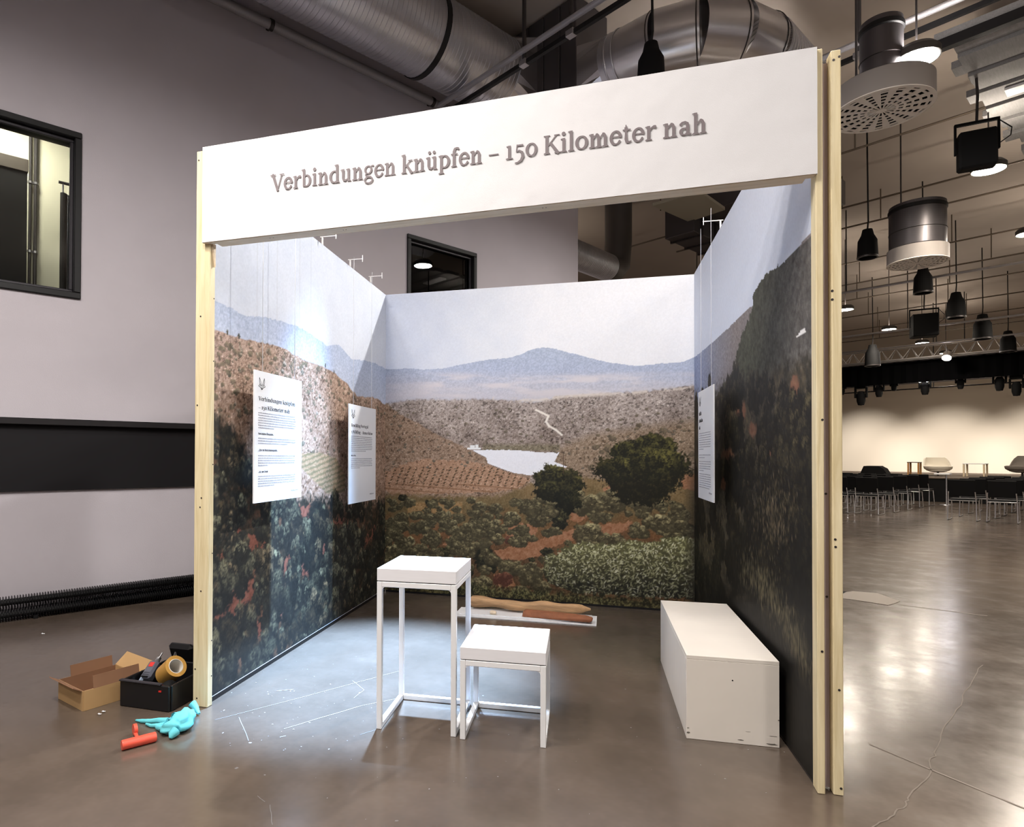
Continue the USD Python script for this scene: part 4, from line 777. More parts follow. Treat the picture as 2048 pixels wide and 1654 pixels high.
# ------------------------------------------------------------------ white bench box
t = Thing('bench_box', 'white painted plywood bench box with scuffed edges along the right mural', 'bench', (2.362, .369, 0), .050)
w, d, h, k = .405, 1.175, .399, .018; X = V3(math.cos(.05), math.sin(.05), 0); Y = V3(-X[1], X[0], 0); K = lambda x, y, z: t.world([(x, y, z)])[0]
M_BX = mat('white_painted_plywood', (219, 211, 201), .6, vary=.03, scale=4)
for nm, c, s in (('top_panel', (w/2, d/2, h-k/2), (w, d, k)), ('end_panel', (w/2, k/2, (h-k)/2), (w, k, h-k-.001)), ('end_panel', (w/2, d-k/2, (h-k)/2), (w, k, h-k-.001)), ('side_panel', (k/2, d/2, (h-k)/2), (k, d-2*k-.001, h-k-.001)), ('side_panel', (w-k/2, d/2, (h-k)/2), (k, d-2*k-.001, h-k-.001))):
    part(nm, MB().box(K(*c), s, X, Y, bev=.0012), M_BX, t)
M_SCUFF = mat('grey_scuff', (104, 98, 90), .8)
for x, z, a, b in ((.372, .014, .026, .005), (.240, .020, .014, .0025), (.008, .030, .01, .005), (.007, .052, .006, .0018), (.402, .128, .005, .003), (.38, .052, .018, .0012), (.27, .062, .014, .0006)):
    r = np.random.default_rng(int(x*1000)); g = np.linspace(0, 6.283, 13)[:-1]; pg = Polygon([(x+a*math.cos(q)*r.uniform(.6, 1.1), z+b*math.sin(q)*r.uniform(.5, 1.2)) for q in g]).buffer(0).intersection(sbox(.001, .001, w-.001, h))
    part('scuff', MB().prism(pg, .0008, K(0, -.0001, 0), X, (0, 0, 1)), M_SCUFF, t, 'grey scuff mark', smooth=False)
part('dowel_hole', MB().cyl(K(.204, -.0008, .295), K(.204, .004, .295), .0035, 10), M_MATTE, t)
# ------------------------------------------------------------------ driftwood on white boards
t = Thing('display_board', 'long white board lying on the floor under the driftwood', 'board', (1.27, 2.42, 0), .03)
X = unit(V3(1.17, .035, 0)); Y = V3(-X[1], X[0], 0); c = V3(1.27, 2.41, 0)
part('base_sheet', MB().box(c+V3(0, 0, .004), (1.17, .30, .008), X, Y, bev=.001), M_BOARD, t); part('top_sheet', MB().box(c+X*.0+Y*.018+V3(0, 0, .0125), (1.09, .23, .008), X, Y, bev=.001), M_BOARD, t)
M_DRIFT = mat('bleached_driftwood', (170, 134, 96), .75, vary=.42, scale=4, bump=.4, bscale=14, stretch=(1, 9, 9)); M_DRIFTE = mat('driftwood_end', (226, 206, 180), .8, vary=.15, scale=30)
def log(p0, p1, r0, r1, seed, n=46, sides=18, taper_end=False, flat=0.0):
    r = np.random.default_rng(seed); p0, p1 = np.asarray(p0, float), np.asarray(p1, float); d = unit(p1-p0); S_ = unit(np.cross((0, 0, 1), d)); L = np.linalg.norm(p1-p0); V = []
    for k in range(n):
        u = k/(n-1); c = p0+(p1-p0)*u+S_*(.014*math.sin(5*u+seed)+.008*math.sin(13*u))+V3(0, 0, .008*math.sin(7*u+1)); rr = r0+(r1-r0)*u+.007*math.sin(9*u+seed)+.005*math.sin(23*u)
        if taper_end and u > .93: rr *= max(1-(u-.93)/.07*.6, .3)
        for q in range(sides):
            a = 2*math.pi*q/sides; e = rr*(1+.16*math.sin(2*a+4*u+seed)+.08*math.sin(3*a-6*u)); V.append(c+S_*e*math.cos(a)+V3(0, 0, 1)*max(e*math.sin(a), -rr*.9)*(1-flat))
    V = np.array(V); f = [[k*sides+q, k*sides+(q+1) % sides, (k+1)*sides+(q+1) % sides, (k+1)*sides+q] for k in range(n-1) for q in range(sides)]
    return V, f, sides, n
V, f, sd, n = log((.795, 2.475, .0172+.05), (1.80, 2.49, .0172+.045), .050, .036, 2, taper_end=True); V[:, 2] += .0172-V[:, 2].min()
t = Thing('driftwood_log', 'long pale brown driftwood log with a cut end, at the back of the white board', 'log', (.8, 2.475, .017), 0)
part('log', MB().add(V, f), M_DRIFT, t, smooth=60)
c0, c1 = V[:sd].mean(0), V[-sd:].mean(0)
part('cut_end', MB().add(np.vstack([V[:sd]+V3(-.001, 0, 0), [c0+V3(-.006, 0, 0)]]), [[q, sd, (q+1) % sd] for q in range(sd)]).add(np.vstack([V[-sd:]+V3(.001, 0, 0), [c1+V3(.004, 0, 0)]]), [[q, (q+1) % sd, sd] for q in range(sd)]), M_DRIFTE, t, 'pale cut end with brown markings')
for a in (.4, 2.2, 4.1): part('end_mark', MB().cyl(c0+V3(-.008, .017*math.cos(a), .017*math.sin(a)), c0+V3(-.002, .017*math.cos(a), .017*math.sin(a)), .006, 8), mat('end_mark_brown', (176, 104, 60), .8), t)
t = Thing('cork_bark', 'flat reddish brown slab with pointed end, at the front of the white board', 'wood', (1.5, 2.33, .017), 0)
prof = Polygon([(0, .002), (.004, .036), (.02, .042), (.2, .041), (.38, .038), (.50, .036), (.555, .026), (.56, .018), (.54, .004), (.3, .0)])
o = on_z(1046, 1233, .02); v, ff = MB().prism(affinity.scale(prof.buffer(.003), 1, 1, origin=(0, 0)), .075, (o[0], o[1]+.02, .0172+.003), unit(V3(1, -.03, 0)), (0, 0, 1)).mesh(); v[:, 1] += .055; v[:, 1] -= (v[:, 0]-o[0]-.4).clip(0)*.15
part('slab', (v, ff), mat('red_brown_bark', (136, 84, 56), .8, vary=.25, scale=14, bump=.2, bscale=40), t, smooth=40)
def pebble(name, label, c, r, sq, m, seed, cat='stone'):
    s_ = trimesh.creation.icosphere(2, 1.0); v = np.array(s_.vertices); v *= (1+.35*(meshkit.fbm(v*1.3+seed, 2)-.5))[:, None]; v *= np.asarray(r); v[:, 2] -= v[:, 2].min(); c = np.asarray(c, float)
    single(name, (v+c, np.array(s_.faces)), m, label, cat, loc=c)
pebble('pale_stone', 'small pale stone wedge in front of the driftwood log', (*on_z(986, 1229, .017)[:2], .0172), (.03, .02, .017), 1, M_DRIFTE, 2)
pebble('pale_stone', 'small pale chip between the log and the red brown slab', (*on_z(1119, 1226, .017)[:2], .0172), (.036, .014, .016), 1, M_DRIFTE, 7)
# ------------------------------------------------------------------ things left on the floor beside the booth
M_CARD = mat('brown_cardboard', (168, 134, 90), .85, vary=.08, scale=4); M_CARDIN = mat('cardboard_inside', (126, 91, 66), .9, vary=.08, scale=4)
t = Thing('cardboard_box', 'open brown cardboard carton with torn flaps at the far left', 'box', (-.9, 0, 0), 0)
fa, fb_, bc = on_z(118, 1397), on_z(163, 1421), on_z(228, 1388); h = .105
ex = unit(fb_-fa); wd = np.linalg.norm(fb_-fa)+.02; ey = unit(bc-fb_); ey = unit(ey-ex*np.dot(ey, ex)); ln = .31; k = .004; o = fa
def sheet(a, u, v_, mm, nm, lab=None): nn_ = unit(np.cross(u, v_)); part(nm, MB().add([a, a+u, a+u+v_, a+v_, a+nn_*k, a+u+nn_*k, a+u+v_+nn_*k, a+v_+nn_*k], [[0, 3, 2, 1], [4, 5, 6, 7], [0, 1, 5, 4], [2, 3, 7, 6], [0, 4, 7, 3], [1, 2, 6, 5]]), mm, t, lab, smooth=False)
up = V3(0, 0, h); z1 = V3(0, 0, .001)
sheet(o+z1, ex*wd, up, M_CARD, 'side'); sheet(o+ex*wd+z1, ey*ln, up*1.0, M_CARD, 'side'); sheet(o+ey*ln+z1, ex*wd, up, M_CARD, 'side'); sheet(o+z1, ey*ln, up, M_CARDIN, 'side'); sheet(o+z1, ex*wd, ey*ln, M_CARDIN, 'bottom')
sheet(o+up, ex*wd*.98, -ey*.05+V3(0, 0, .030), M_CARDIN, 'flap', 'raised torn front flap'); sheet(o+ex*wd+up+ey*.05, ey*(ln-.06), -ex*.012+V3(0, 0, .065), M_CARDIN, 'flap', 'raised right flap'); sheet(o+up+ey*.06, ey*(ln-.08), -ex*.01+V3(0, 0, .06), M_CARDIN, 'flap', 'upright left flap')
sheet(o+ey*ln+up, ex*wd*1.0, ey*.07+V3(0, 0, .06), M_CARD, 'flap', 'raised back flap')
part('print_mark', MB().box(o+ex*(wd*.82)-ey*.0012+V3(0, 0, .036), (.028, .0015, .0035), ex, ey), M_MATTE, t)
# black tool case with a cordless screwdriver and tape rolls
M_CASE = mat('case_black', (15, 14, 16), .38)
t = Thing('tool_case', 'open black plastic tool case on the floor beside the left post', 'tool case', (-.55, .25, 0), 0)
ca = on_z(241, 1411); cb = on_z(357, 1427); ex = unit(cb-ca); ey = V3(-ex[1], ex[0], 0); wd, ln, h = .315, .36, .135; o = ca+V3(0, 0, .001)
part('shell', MB().box(o+ex*wd/2+V3(0, 0, h/2), (wd, .014, h), ex, V3(-ex[1], ex[0], 0), bev=.004), M_CASE, t); part('shell', MB().box(o+ex*wd/2+ey*ln+V3(0, 0, h/2), (wd, .014, h), ex, ey, bev=.004), M_CASE, t)
for x in (0, wd): part('shell', MB().box(o+ex*x+ey*ln/2+V3(0, 0, h/2), (.014, ln-.016, h), ex, ey, bev=.004), M_CASE, t)
part('shell', MB().box(o+ex*wd/2+ey*ln/2+V3(0, 0, .006), (wd-.016, ln-.016, .012), ex, ey), M_CASE, t)
part('rim', MB().box(o+ex*wd*.42-ey*.002+V3(0, 0, h+.004), (wd*.84, .026, .009), ex, ey, bev=.003), mat('case_rim', (40, 38, 42), .3), t)
part('lid', MB().box(o+ex*.085+ey*(ln+.035)+V3(0, 0, h+.035), (.17, .05, .13), ex, unit(ey+V3(0, 0, .35)), bev=.02), M_CASE, t, 'raised rounded lid')
part('latch', MB().tube([o+ex*.06+ey*(ln-.03)+V3(0, 0, h+.0), o+ex*.075+ey*(ln-.02)+V3(0, 0, h+.055), o+ex*.085+ey*(ln-.02)+V3(0, 0, h+.02)], .005, 8), M_STEEL, t)
part('latch', MB().box(o+ex*.26-ey*.008+V3(0, 0, .105), (.016, .006, .008), ex, ey), mat('red_plastic', (196, 40, 34), .4), t, 'small red latch')
TC = (o, ex, ey)
t = Thing('cordless_screwdriver', 'grey and black cordless screwdriver with red badge lying in the tool case', 'power tool', (-.6, .3, .1), 0)
a = on_plane(290, 1362, o+ey*.12, ey)+V3(0, 0, 0); b = on_plane(322, 1310, o+ey*.27, ey); ax = unit(b-a); sd = unit(np.cross(ax, (0, 0, 1))); upv = np.cross(sd, ax); Lb = np.linalg.norm(b-a)
bd = part('body', MB().box(a+ax*Lb*.36, (Lb*.66, .062, .056), ax, sd, bev=.012), mat('tool_grey', (84, 86, 96), .4), t); part('grip', MB().box(a+ax*Lb*.1-upv*.02, (Lb*.25, .056, .04), ax, sd, bev=.01), M_CASE, t)
for q in range(3): part('vent', MB().box(a+ax*Lb*(.06+.07*q)+upv*.026, (.006, .036, .004), ax, sd), M_MATTE, bd, smooth=False)
part('badge', MB().box(a+ax*Lb*.50+upv*.0285, (.030, .026, .003), ax, sd), mat('red_plastic', (196, 40, 34), .4), bd, 'red badge')
part('chuck', MB().cyl(a+ax*Lb*.69, a+ax*Lb*.80, .018, 16, .014), M_STEEL, t); part('collar', MB().cyl(a+ax*Lb*.80, a+ax*Lb*.88, .013, 16), M_CHROME, t); part('bit', MB().cyl(a+ax*Lb*.88, a+ax*Lb*1.08, .005, 8), M_CHROME, t)
def roll(name, label, p0, p1, r, ri, m, mi, cat):
    p0, p1 = np.asarray(p0, float), np.asarray(p1, float); L = np.linalg.norm(p1-p0); t = Thing(name, label, cat, p0, 0)
    part('tube', MB().lathe([(ri, 0), (r, 0), (r, L), (ri, L)], p0, p1-p0, 32), m, t, smooth=40); part('core', MB().lathe([(ri, L), (ri-.003, L+.001), (ri-.003, -.001), (ri, 0)], p0, p1-p0, 32), mi, t, 'pale inner core', smooth=40); return t
a = on_plane(338, 1345, o+ey*.16, ey); b = on_plane(360, 1325, o+ey*.125, ey)
roll('parcel_tape_roll', 'wide roll of brown parcel tape leaning out of the tool case', a-unit(b-a)*.035, a+unit(b-a)*.085, .060, .041, mat('brown_tape', (178, 134, 66), .35), mat('card_core', (206, 200, 190), .8), 'tape roll')
pts = np.array([on_plane(275, 1372, o+ey*.10, ey), on_plane(285, 1355, o+ey*.12, ey)])
t = Thing('bit_holder', 'small pale blue grey plastic clip inside the tool case', 'tool part', pts[0], 0); part('clip', MB().bar(pts[0], pts[1], .012, .02, bev=.003), mat('pale_blue_grey', (150, 166, 186), .5), t); part('cap', MB().bar(pts[1], pts[1]+(pts[1]-pts[0])*.2, .014, .022, bev=.003), M_STEEL, t)
pts = [on_plane(302, 1345, o+ey*.06, ey)]
t = Thing('black_pouch', 'dark rounded black pouch in the right of the tool case', 'pouch', o+ex*.24+ey*.14+V3(0, 0, .02), 0)
s_ = trimesh.creation.icosphere(3, 1.0); v = np.array(s_.vertices); v *= (1+.2*(meshkit.fbm(v*1.6+3, 3)-.5))[:, None]
part('bag', MB().add(o+ex*.250+ey*.07+V3(0, 0, .085)+v[:, :1]*ex*.04+v[:, 1:2]*ey*.05+v[:, 2:]*V3(0, 0, .05), np.array(s_.faces)), M_MATTE, t); part('tag', MB().box(o+ex*.235+ey*.03+V3(0, 0, .12), (.02, .003, .008), ex, ey), mat('red_plastic', (196, 40, 34), .4), t, 'small red tag')
# red cylinder, blue glove, paper scraps
a, b = on_z(243, 1491, .022), on_z(312, 1473, .022); t = Thing('red_roller', 'red plastic cylinder lying on the floor in front of the cardboard carton', 'roller', (a+b)/2-V3(0, 0, .022), 0); L = np.linalg.norm(b-a)
M_RED = mat('coral_red_plastic', (214, 82, 62), .35); part('tube', MB().lathe([(1e-4, 0), (.020, 0), (.0225, .003), (.0225, L-.003), (.020, L), (1e-4, L)], a, b-a, 28), M_RED, t, smooth=40)
c = on_z(270, 1462, .02); ax = unit(b-a); part('end_disc', MB().cyl(c+V3(0, 0, .008)-ax*.008, c+V3(0, 0, .008)+ax*.008, .026, 20), M_RED, t, 'round red end disc'); part('stem', MB().bar(c+V3(0, 0, -.006), (a+b)/2+ax*.0-V3(0, 0, .004), .016, .012, bev=.003), M_RED, t)
M_GLOVE = mat('turquoise_cloth', (92, 184, 192), .75, vary=.12, scale=8)
t = Thing('turquoise_glove', 'crumpled turquoise rubber glove on the floor at the foot of the left post', 'glove', on_z(350, 1470), 0)
n = 34; ctr = [on_z(*q) for q in ((322, 1462), (338, 1467), (356, 1462), (372, 1450), (384, 1434))]; ctr = np.array(ctr)[:, :2]; hw = [.055, .085, .10, .09, .06]; ht = [.03, .065, .085, .095, .07]
uu = np.linspace(0, 1, n); cx = np.stack([np.interp(uu, np.linspace(0, 1, 5), ctr[:, k]) for k in range(2)], 1); W_ = np.interp(uu, np.linspace(0, 1, 5), hw)*.62; Ht = np.interp(uu, np.linspace(0, 1, 5), ht)
dr = np.gradient(cx, axis=0); dr /= np.linalg.norm(dr, axis=1, keepdims=True); qn = np.stack([-dr[:, 1], dr[:, 0]], 1); k2 = 22; g = np.linspace(0, 2*math.pi, k2, endpoint=False); V = []
for k in range(n):
    for a_ in g:
        cr = 1+.46*(vn(np.array([uu[k]*10+math.cos(a_)*1.5]), np.array([math.sin(a_)*1.5+uu[k]*3]), 3)[0]-.5)+.12*math.sin(a_*5+uu[k]*17); e = math.sin(math.pi*min(max(uu[k]*.94+.03, 0), 1))**.35
        z = .002+Ht[k]*e*.5*(1+math.sin(a_)*cr); V.append((*(cx[k]+qn[k]*W_[k]*math.cos(a_)*cr*e), max(z, .0015)))
part('palm', MB().add(V, [[k*k2+q, k*k2+(q+1) % k2, (k+1)*k2+(q+1) % k2, (k+1)*k2+q] for k in range(n-1) for q in range(k2)]).add([V[q] for q in range(k2)]+[np.mean(V[:k2], 0)], [[(q+1) % k2, q, k2] for q in range(k2)]).add(V[-k2:]+[np.mean(V[-k2:], 0)], [[q, (q+1) % k2, k2] for q in range(k2)]), M_GLOVE, t, smooth=50)
def finger(pts, r): part('finger', MB().tube(pts, r, 10), M_GLOVE, t, smooth=50)
F = lambda x, y, z: on_z(x, y, 0)+V3(0, 0, z)
finger([F(336, 1454, .03), F(318, 1450, .022), F(300, 1448, .014), F(284, 1446, .010), F(272, 1443, .006)], [.016, .014, .011, .010, .005]); finger([F(330, 1458, .02), F(316, 1456, .012), F(302, 1455, .009), F(292, 1451, .008)], [.014, .011, .009, .005])
finger([F(340, 1470, .03), F(328, 1466, .02), F(316, 1460, .012), F(311, 1454, .010)], [.02, .016, .013, .006]); finger([F(352, 1474, .03), F(344, 1478, .02), F(341, 1480, .008)], [.024, .02, .008]); finger([F(384, 1426, .05), F(392, 1428, .03), F(398, 1432, .012)], [.022, .015, .007])
def scrap(label, c, s_, seed):
    r = np.random.default_rng(seed); g = 7; x, y = np.meshgrid(np.linspace(-1, 1, g), np.linspace(-1, 1, g)); z = r.uniform(0, .5, x.shape)+.3*np.abs(x*y); f = [[j*g+i, j*g+i+1, (j+1)*g+i+1, (j+1)*g+i] for j in range(g-1) for i in range(g-1)]
    v = np.stack([x*s_*(1+.3*r.normal(0, 1, x.shape)*.4), y*s_*.45, z*s_*.7+.002], -1).reshape(-1, 3); v2 = v+V3(0, 0, .002); g2 = g*g
    single('paper_scrap', MB().add(v+c, [q[::-1] for q in f]).add(v2+c, f), M_BOARD, label, 'paper', loc=c)
scrap('small crumpled white scrap on the floor in front of the carton, its right half', on_z(207, 1425), .011, 1); scrap('small crumpled white scrap on the floor in front of the carton, its left half', on_z(199, 1430), .010, 2); scrap('tiny white scrap on the floor near the heater', on_z(86, 1269), .014, 3)
# ------------------------------------------------------------------ lamps of the hall
M_LAMPS = [(emit('lamp_lens', LAMP_COLOR, LAMP_POWER), emit('lamp_up_glow', LAMP_COLOR, LAMP_UP)), (emit('lamp_lens_warm', LAMP_WARM, LAMP_POWER), emit('lamp_up_glow_warm', LAMP_WARM, LAMP_UP)), (emit('lamp_lens_strong', (1.0, .94, .89), LAMP_POWER*1.3), None)]; M_CAN = mat('lamp_can', (70, 66, 62), .5)
wh = {(5.57, -1.83): 'large bright ceiling lamp at upper right, nearest the booth corner', (8.89, -1.83): 'bright ceiling lamp beside the black floodlight at right', (12.28, -1.83): 'ceiling lamp cut by the right edge of the picture',
      (15.94, 1.83): 'small far ceiling lamp just right of the booth post, nearest of the far row', (19.5, 1.83): 'far ceiling lamp second in the row right of the booth', (22.75, 1.78): 'far ceiling lamp third in the row, above the bright truss', (25.7, 1.75): 'farthest ceiling lamp, just under the bright truss'}
def lamp(a, b, up=True):
    c = H(a, b, LAMP_Z); r = .165; M_LAMP, M_LAMPUP = M_LAMPS[2 if b in (-.9, -.5) else a > 7 or (b < -4 and a > 4)]
    t = Thing('ceiling_lamp', wh.get((a, b), 'round hall ceiling lamp out of the picture'), 'lamp', c, 0, None if (a, b) in wh else 'hall lamps out of view')
    part('lens', MB().lathe([(1e-4, -.010), (r*.5, -.009), (r*.85, -.006), (r, 0)], c, n=28), M_LAMP, t); part('housing', MB().lathe([(r, 0), (r+.012, .0), (r+.012, .06), (r*.85, .10), (r*.85, .002), (r, 0)], c, n=28), M_CAN, t)
    part('top_glow' if up else 'top_cap', MB().lathe([(r*.84, .10), (1e-4, .10)], c, n=28), M_LAMPUP if up else M_CAN, t); part('rod', MB().cyl(c+V3(0, 0, .105), V3(c[0], c[1], CEIL-.001), .008, 8), M_DARKSTEEL, t)
for a, b in LAMPS: lamp(a, b, a > 2)
# ------------------------------------------------------------------ air ducts
def ribbed(mb, a, b, r, pitch=.055, n=40, amp=.006):
    a, b = np.asarray(a, float), np.asarray(b, float); L = np.linalg.norm(b-a); k = int(L/pitch); pr = []
    for q in range(k):
        z = q*L/k; w = L/k; pr += [(r, z), (r, z+w*.72), (r+amp, z+w*.80), (r+amp, z+w*.92), (r, z+w*.999)]
    return mb.lathe(pr, a, b-a, n)
M_DUCT = mat('spiral_duct_zinc', (204, 204, 210), .34, .92, vary=.10, scale=2.5)
M_DUCT2 = mat('smooth_duct_zinc', (212, 210, 212), .26, .92, vary=.05, scale=1.5)
DB_, DZ, DR = 2.02, 5.98, .43
t = Thing('spiral_duct', 'large ribbed galvanised spiral air duct along the wall above the booth', 'duct', H(0, DB_, DZ), HA)
part('pipe', ribbed(MB(), H(-3, DB_, DZ), H(3.0, DB_, DZ), DR), M_DUCT, t); part('pipe', ribbed(MB(), H(3.06, DB_, DZ), H(4.15, DB_, DZ), DR), M_DUCT, t)
part('joint_band', MB().lathe([(DR, 0), (DR+.016, .004), (DR+.016, .062), (DR, .066)], H(2.995, DB_, DZ), UA, 44), M_BLACK, t, 'black joint band')
part('joint_band', MB().lathe([(DR, 0), (DR+.016, .004), (DR+.016, .062), (DR, .066)], H(.9, DB_, DZ), UA, 44), M_BLACK, t, 'black joint band')
for a in (.9, 3.03): part('hanger', MB().tube([H(a, DB_+DR+.02, DZ), H(a, DB_+DR+.02, CEIL-.001)], .01, 8), M_DARKSTEEL, t)
# square box between the ducts, with cone shaped transitions
t = Thing('duct_box', 'dark sheet metal distribution box between the two round ducts', 'duct', H(4.5, 1.5, 5.5), HA)
M_SHEET = mat('dark_sheet_metal', (92, 88, 90), .4, .7)
for b0, b1 in ((1.05, 1.28), (1.29, 1.52), (1.53, 1.76), (1.77, 2.42)): part('panel', hbox(MB(), 4.45, 5.05, b0, b1, 5.48, CEIL-.02, bev=.006), M_SHEET, t)
def cone_square(mb, c, ax, ux, uz, r, L, s_):
    n = 32; g = np.arange(n)*2*np.pi/n; ring = c+np.cos(g)[:, None]*ux*r+np.sin(g)[:, None]*uz*r; m_ = np.maximum(np.abs(np.cos(g)), np.abs(np.sin(g))); sq = c+ax*L+(np.cos(g)/m_)[:, None]*ux*s_+(np.sin(g)/m_)[:, None]*uz*s_
    return mb.add(np.vstack([ring, sq]), [[q, (q+1) % n, n+(q+1) % n, n+q] for q in range(n)])
part('transition', cone_square(MB(), H(4.15, DB_, DZ), UA, UB, V3(0, 0, 1), DR, .30, .40), M_DUCT2, t, 'square to round transition piece', smooth=20)
EZ, ER = 5.70, .34
part('transition', cone_square(MB(), H(4.75, .74, EZ), UB, UA, V3(0, 0, 1), ER, .31, .29), M_DUCT2, t, 'square to round transition piece', smooth=20)
# elbow duct
t = Thing('elbow_duct', 'shiny round duct with segmented elbow behind the header', 'duct', H(4.75, .4, EZ), HA)
part('collar', ribbed(MB(), H(4.75, .74, EZ), H(4.75, .56, EZ), ER+.004, .06), M_DUCT, t)
pts = [(4.75, .56), (4.77, .20), (4.92, -.13), (5.22, -.36), (5.60, -.46)]
for k in range(4):
    (a0, b0), (a1, b1) = pts[k], pts[k+1]; c0, c1 = H(a0, b0, EZ), H(a1, b1, EZ); d = unit(c1-c0)
    part('segment', MB().tube([c0-d*.035, c0, c1, c1+d*.035], [ER-.001*k, ER-.001*k, ER-.001*k, ER-.001*k], 40, caps=False), M_DUCT2, t, smooth=40)
    part('seam', MB().lathe([(ER, 0), (ER+.008, .006), (ER, .014)], c1, d, 40), M_DARKSTEEL, t)
part('pipe', ribbed(MB(), H(5.60, -.46, EZ), H(6.7, -.46, EZ), ER), M_DUCT, t)
part('hanger', MB().tube([H(5.0, -.15, EZ+ER), H(5.0, -.15, CEIL-.001)], .012, 8), M_DARKSTEEL, t)
# swirl diffusers on their drops
def diffuser(px, py, z, r, label, ztop, neck):
    c = on_z(px, py, z); t = Thing('air_diffuser', label, 'air diffuser', c, 0); M = mat('diffuser_white', (236, 230, 222), .6)
    rn = r*neck; part('drop', MB().lathe([(r, .21), (r*.97, .22), (rn, .23), (rn, ztop-z)], c, n=40), M_SHEET, t, 'dark round duct drop'); part('drop_band', MB().lathe([(rn, 0), (rn+.012, .01), (rn+.012, .05), (rn, .06)], c+V3(0, 0, ztop-z-.1), n=40), M_BLACK, t)
    part('collar', MB().lathe([(r, 0), (r, .21)], c, n=48), mat('collar_grey', (150, 143, 138), .65), t)
    part('backing', MB().lathe([(r*.97, .02), (1e-4, .02)], c, n=40), M_MATTE, t)
    part('rim', MB().lathe([(r, .012), (r+.006, 0), (r*.93, -.002), (r*.93, .012)], c, n=48), M, t); part('hub', MB().lathe([(1e-4, -.004), (r*.10, -.002), (r*.10, .012)], c, n=24), M, t)
    n = 18
    for k in range(n):
        a0, a1 = 2*math.pi*k/n, 2*math.pi*(k+.52)/n; q = lambda a, rr, zz: c+V3(rr*math.cos(a), rr*math.sin(a), zz)
        R_ = np.linspace(r*.10, r*.94, 7); v = [q(a, rr, .0) for rr in R_ for a in (a0, a1)]+[q(a, rr, .006) for rr in R_ for a in (a0, a1)]; nn = 14
        f = [[2*j, 2*j+2, 2*j+3, 2*j+1] for j in range(6)]+[[nn+2*j, nn+2*j+1, nn+2*j+3, nn+2*j+2] for j in range(6)]+[[2*j, nn+2*j, nn+2*j+2, 2*j+2] for j in range(6)]+[[2*j+1, 2*j+3, nn+2*j+3, nn+2*j+1] for j in range(6)]
        m = MB().add(v, f); b1 = 2*math.pi*(k+1)/n
        for rr in np.linspace(r*.30, r*.86, 5): m.add([q(a1, rr-.010, 0), q(b1, rr-.010, 0), q(b1, rr+.010, 0), q(a1, rr+.010, 0), q(a1, rr-.010, .006), q(b1, rr-.010, .006), q(b1, rr+.010, .006), q(a1, rr+.010, .006)], [[0, 3, 2, 1], [4, 5, 6, 7], [0, 1, 5, 4], [2, 3, 7, 6]])
        part('blade', m, M, t, smooth=False)
    part('seam', MB().lathe([(rn, 0), (rn+.008, .005), (rn, .01)], c+V3(0, 0, .45), n=40), M_DARKSTEEL, t)
    part('hanger', MB().tube([c+V3(-r*.2, r*.97, .3), V3(c[0]-r*.2, c[1]+r*.97, CEIL-.001)], .011, 8), M_DARKSTEEL, t)
diffuser(1763, 222, 4.5, .395, 'white round swirl air diffuser just right of the booth post', 5.3, .42)
diffuser(1835, 527, 4.2, .37, 'smaller looking far round air diffuser under its grey drop', 5.05, .93)
# ------------------------------------------------------------------ rails and conduits under the ceiling
def rail(a, b0, b1, z, hang, label, drop=CEIL):
    t = Thing('ceiling_rail', label, 'rail', H(a, b0, z), HA)
    part('tube', MB().tube([H(a-.03, b0, z+.10), H(a-.03, b1, z+.10)], .03, 12), M_GREYPIPE, t); part('channel', MB().bar(H(a, b0, z-.02), H(a, b1, z-.02), .04, .045), M_BLACK, t, smooth=False)
    for b in hang:
        part('hanger', MB().tube([H(a, b, z-.01), H(a, b, drop-.001)], .022, 10), M_DARKSTEEL, t); part('clamp', MB().box(H(a, b, z-.015), (.07, .09, .06), UA, UB, bev=.004), M_STEEL, t)
rail(3.55, 2.35, -6.0, 5.42, (1.02, .42, -3.2, -5.5), 'ceiling rail running across above the booth header, hung on rods')
rail(6.02, 1.4, -7.0, 5.42, (-1.26, -3.6, -6.0), 'ceiling rail above the near air diffuser at upper right')
M_CONDUIT = mat('brown_grey_conduit', (92, 80, 68), .6)
def conduit(a, b0, b1, z, label, r=.022, drops=()):
    t = Thing('cable_conduit', label, 'conduit', H(a, b0, z), HA); part('pipe', MB().tube([H(a, b0, z), H(a, b1, z)], r*.8, 8), M_CONDUIT, t)
    for b in drops: part('hanger', MB().tube([H(a, b, z+r), H(a, b, CEIL-.001)], r*.5, 6), M_CONDUIT, t)
for a, b0, b1, z, lab, dr in ((10.9, 6.5, 2.75, 6.0, 'thin dark conduit seen in the gap above the back mural', (2.9,)), (9.6, 2.6, -6, 6.0, 'thin dark conduit above the near diffuser, first from the post top', (-.2, 3)), (12.0, 4.0, -6, 6.0, 'thin dark conduit behind the black floodlight', (0.7, -2)), (13.2, 4, -6, 6.0, 'thin dark conduit between the two air diffusers', (.4,)), (15.9, 7, -6, 6.0, 'dark conduit passing behind the far diffuser', (.9, -.2)),
                              (17.6, 6, -6, 5.9, 'dark conduit below the far diffuser', (2, -.6)), (19.5, 7, -6, 5.9, 'far conduit among the row of small lamps, nearer one', (2.6, .5)), (22.0, 8, -6, 5.9, 'far conduit among the row of small lamps, middle one', (3, 1)), (24.5, 8, -6, 5.9, 'far conduit among the row of small lamps, farther one', (3.4, 1)), (27, 8, -6, 5.9, 'farthest conduit before the stage wall', (4, 2))): conduit(a, b0, b1, z, lab, .022, dr)
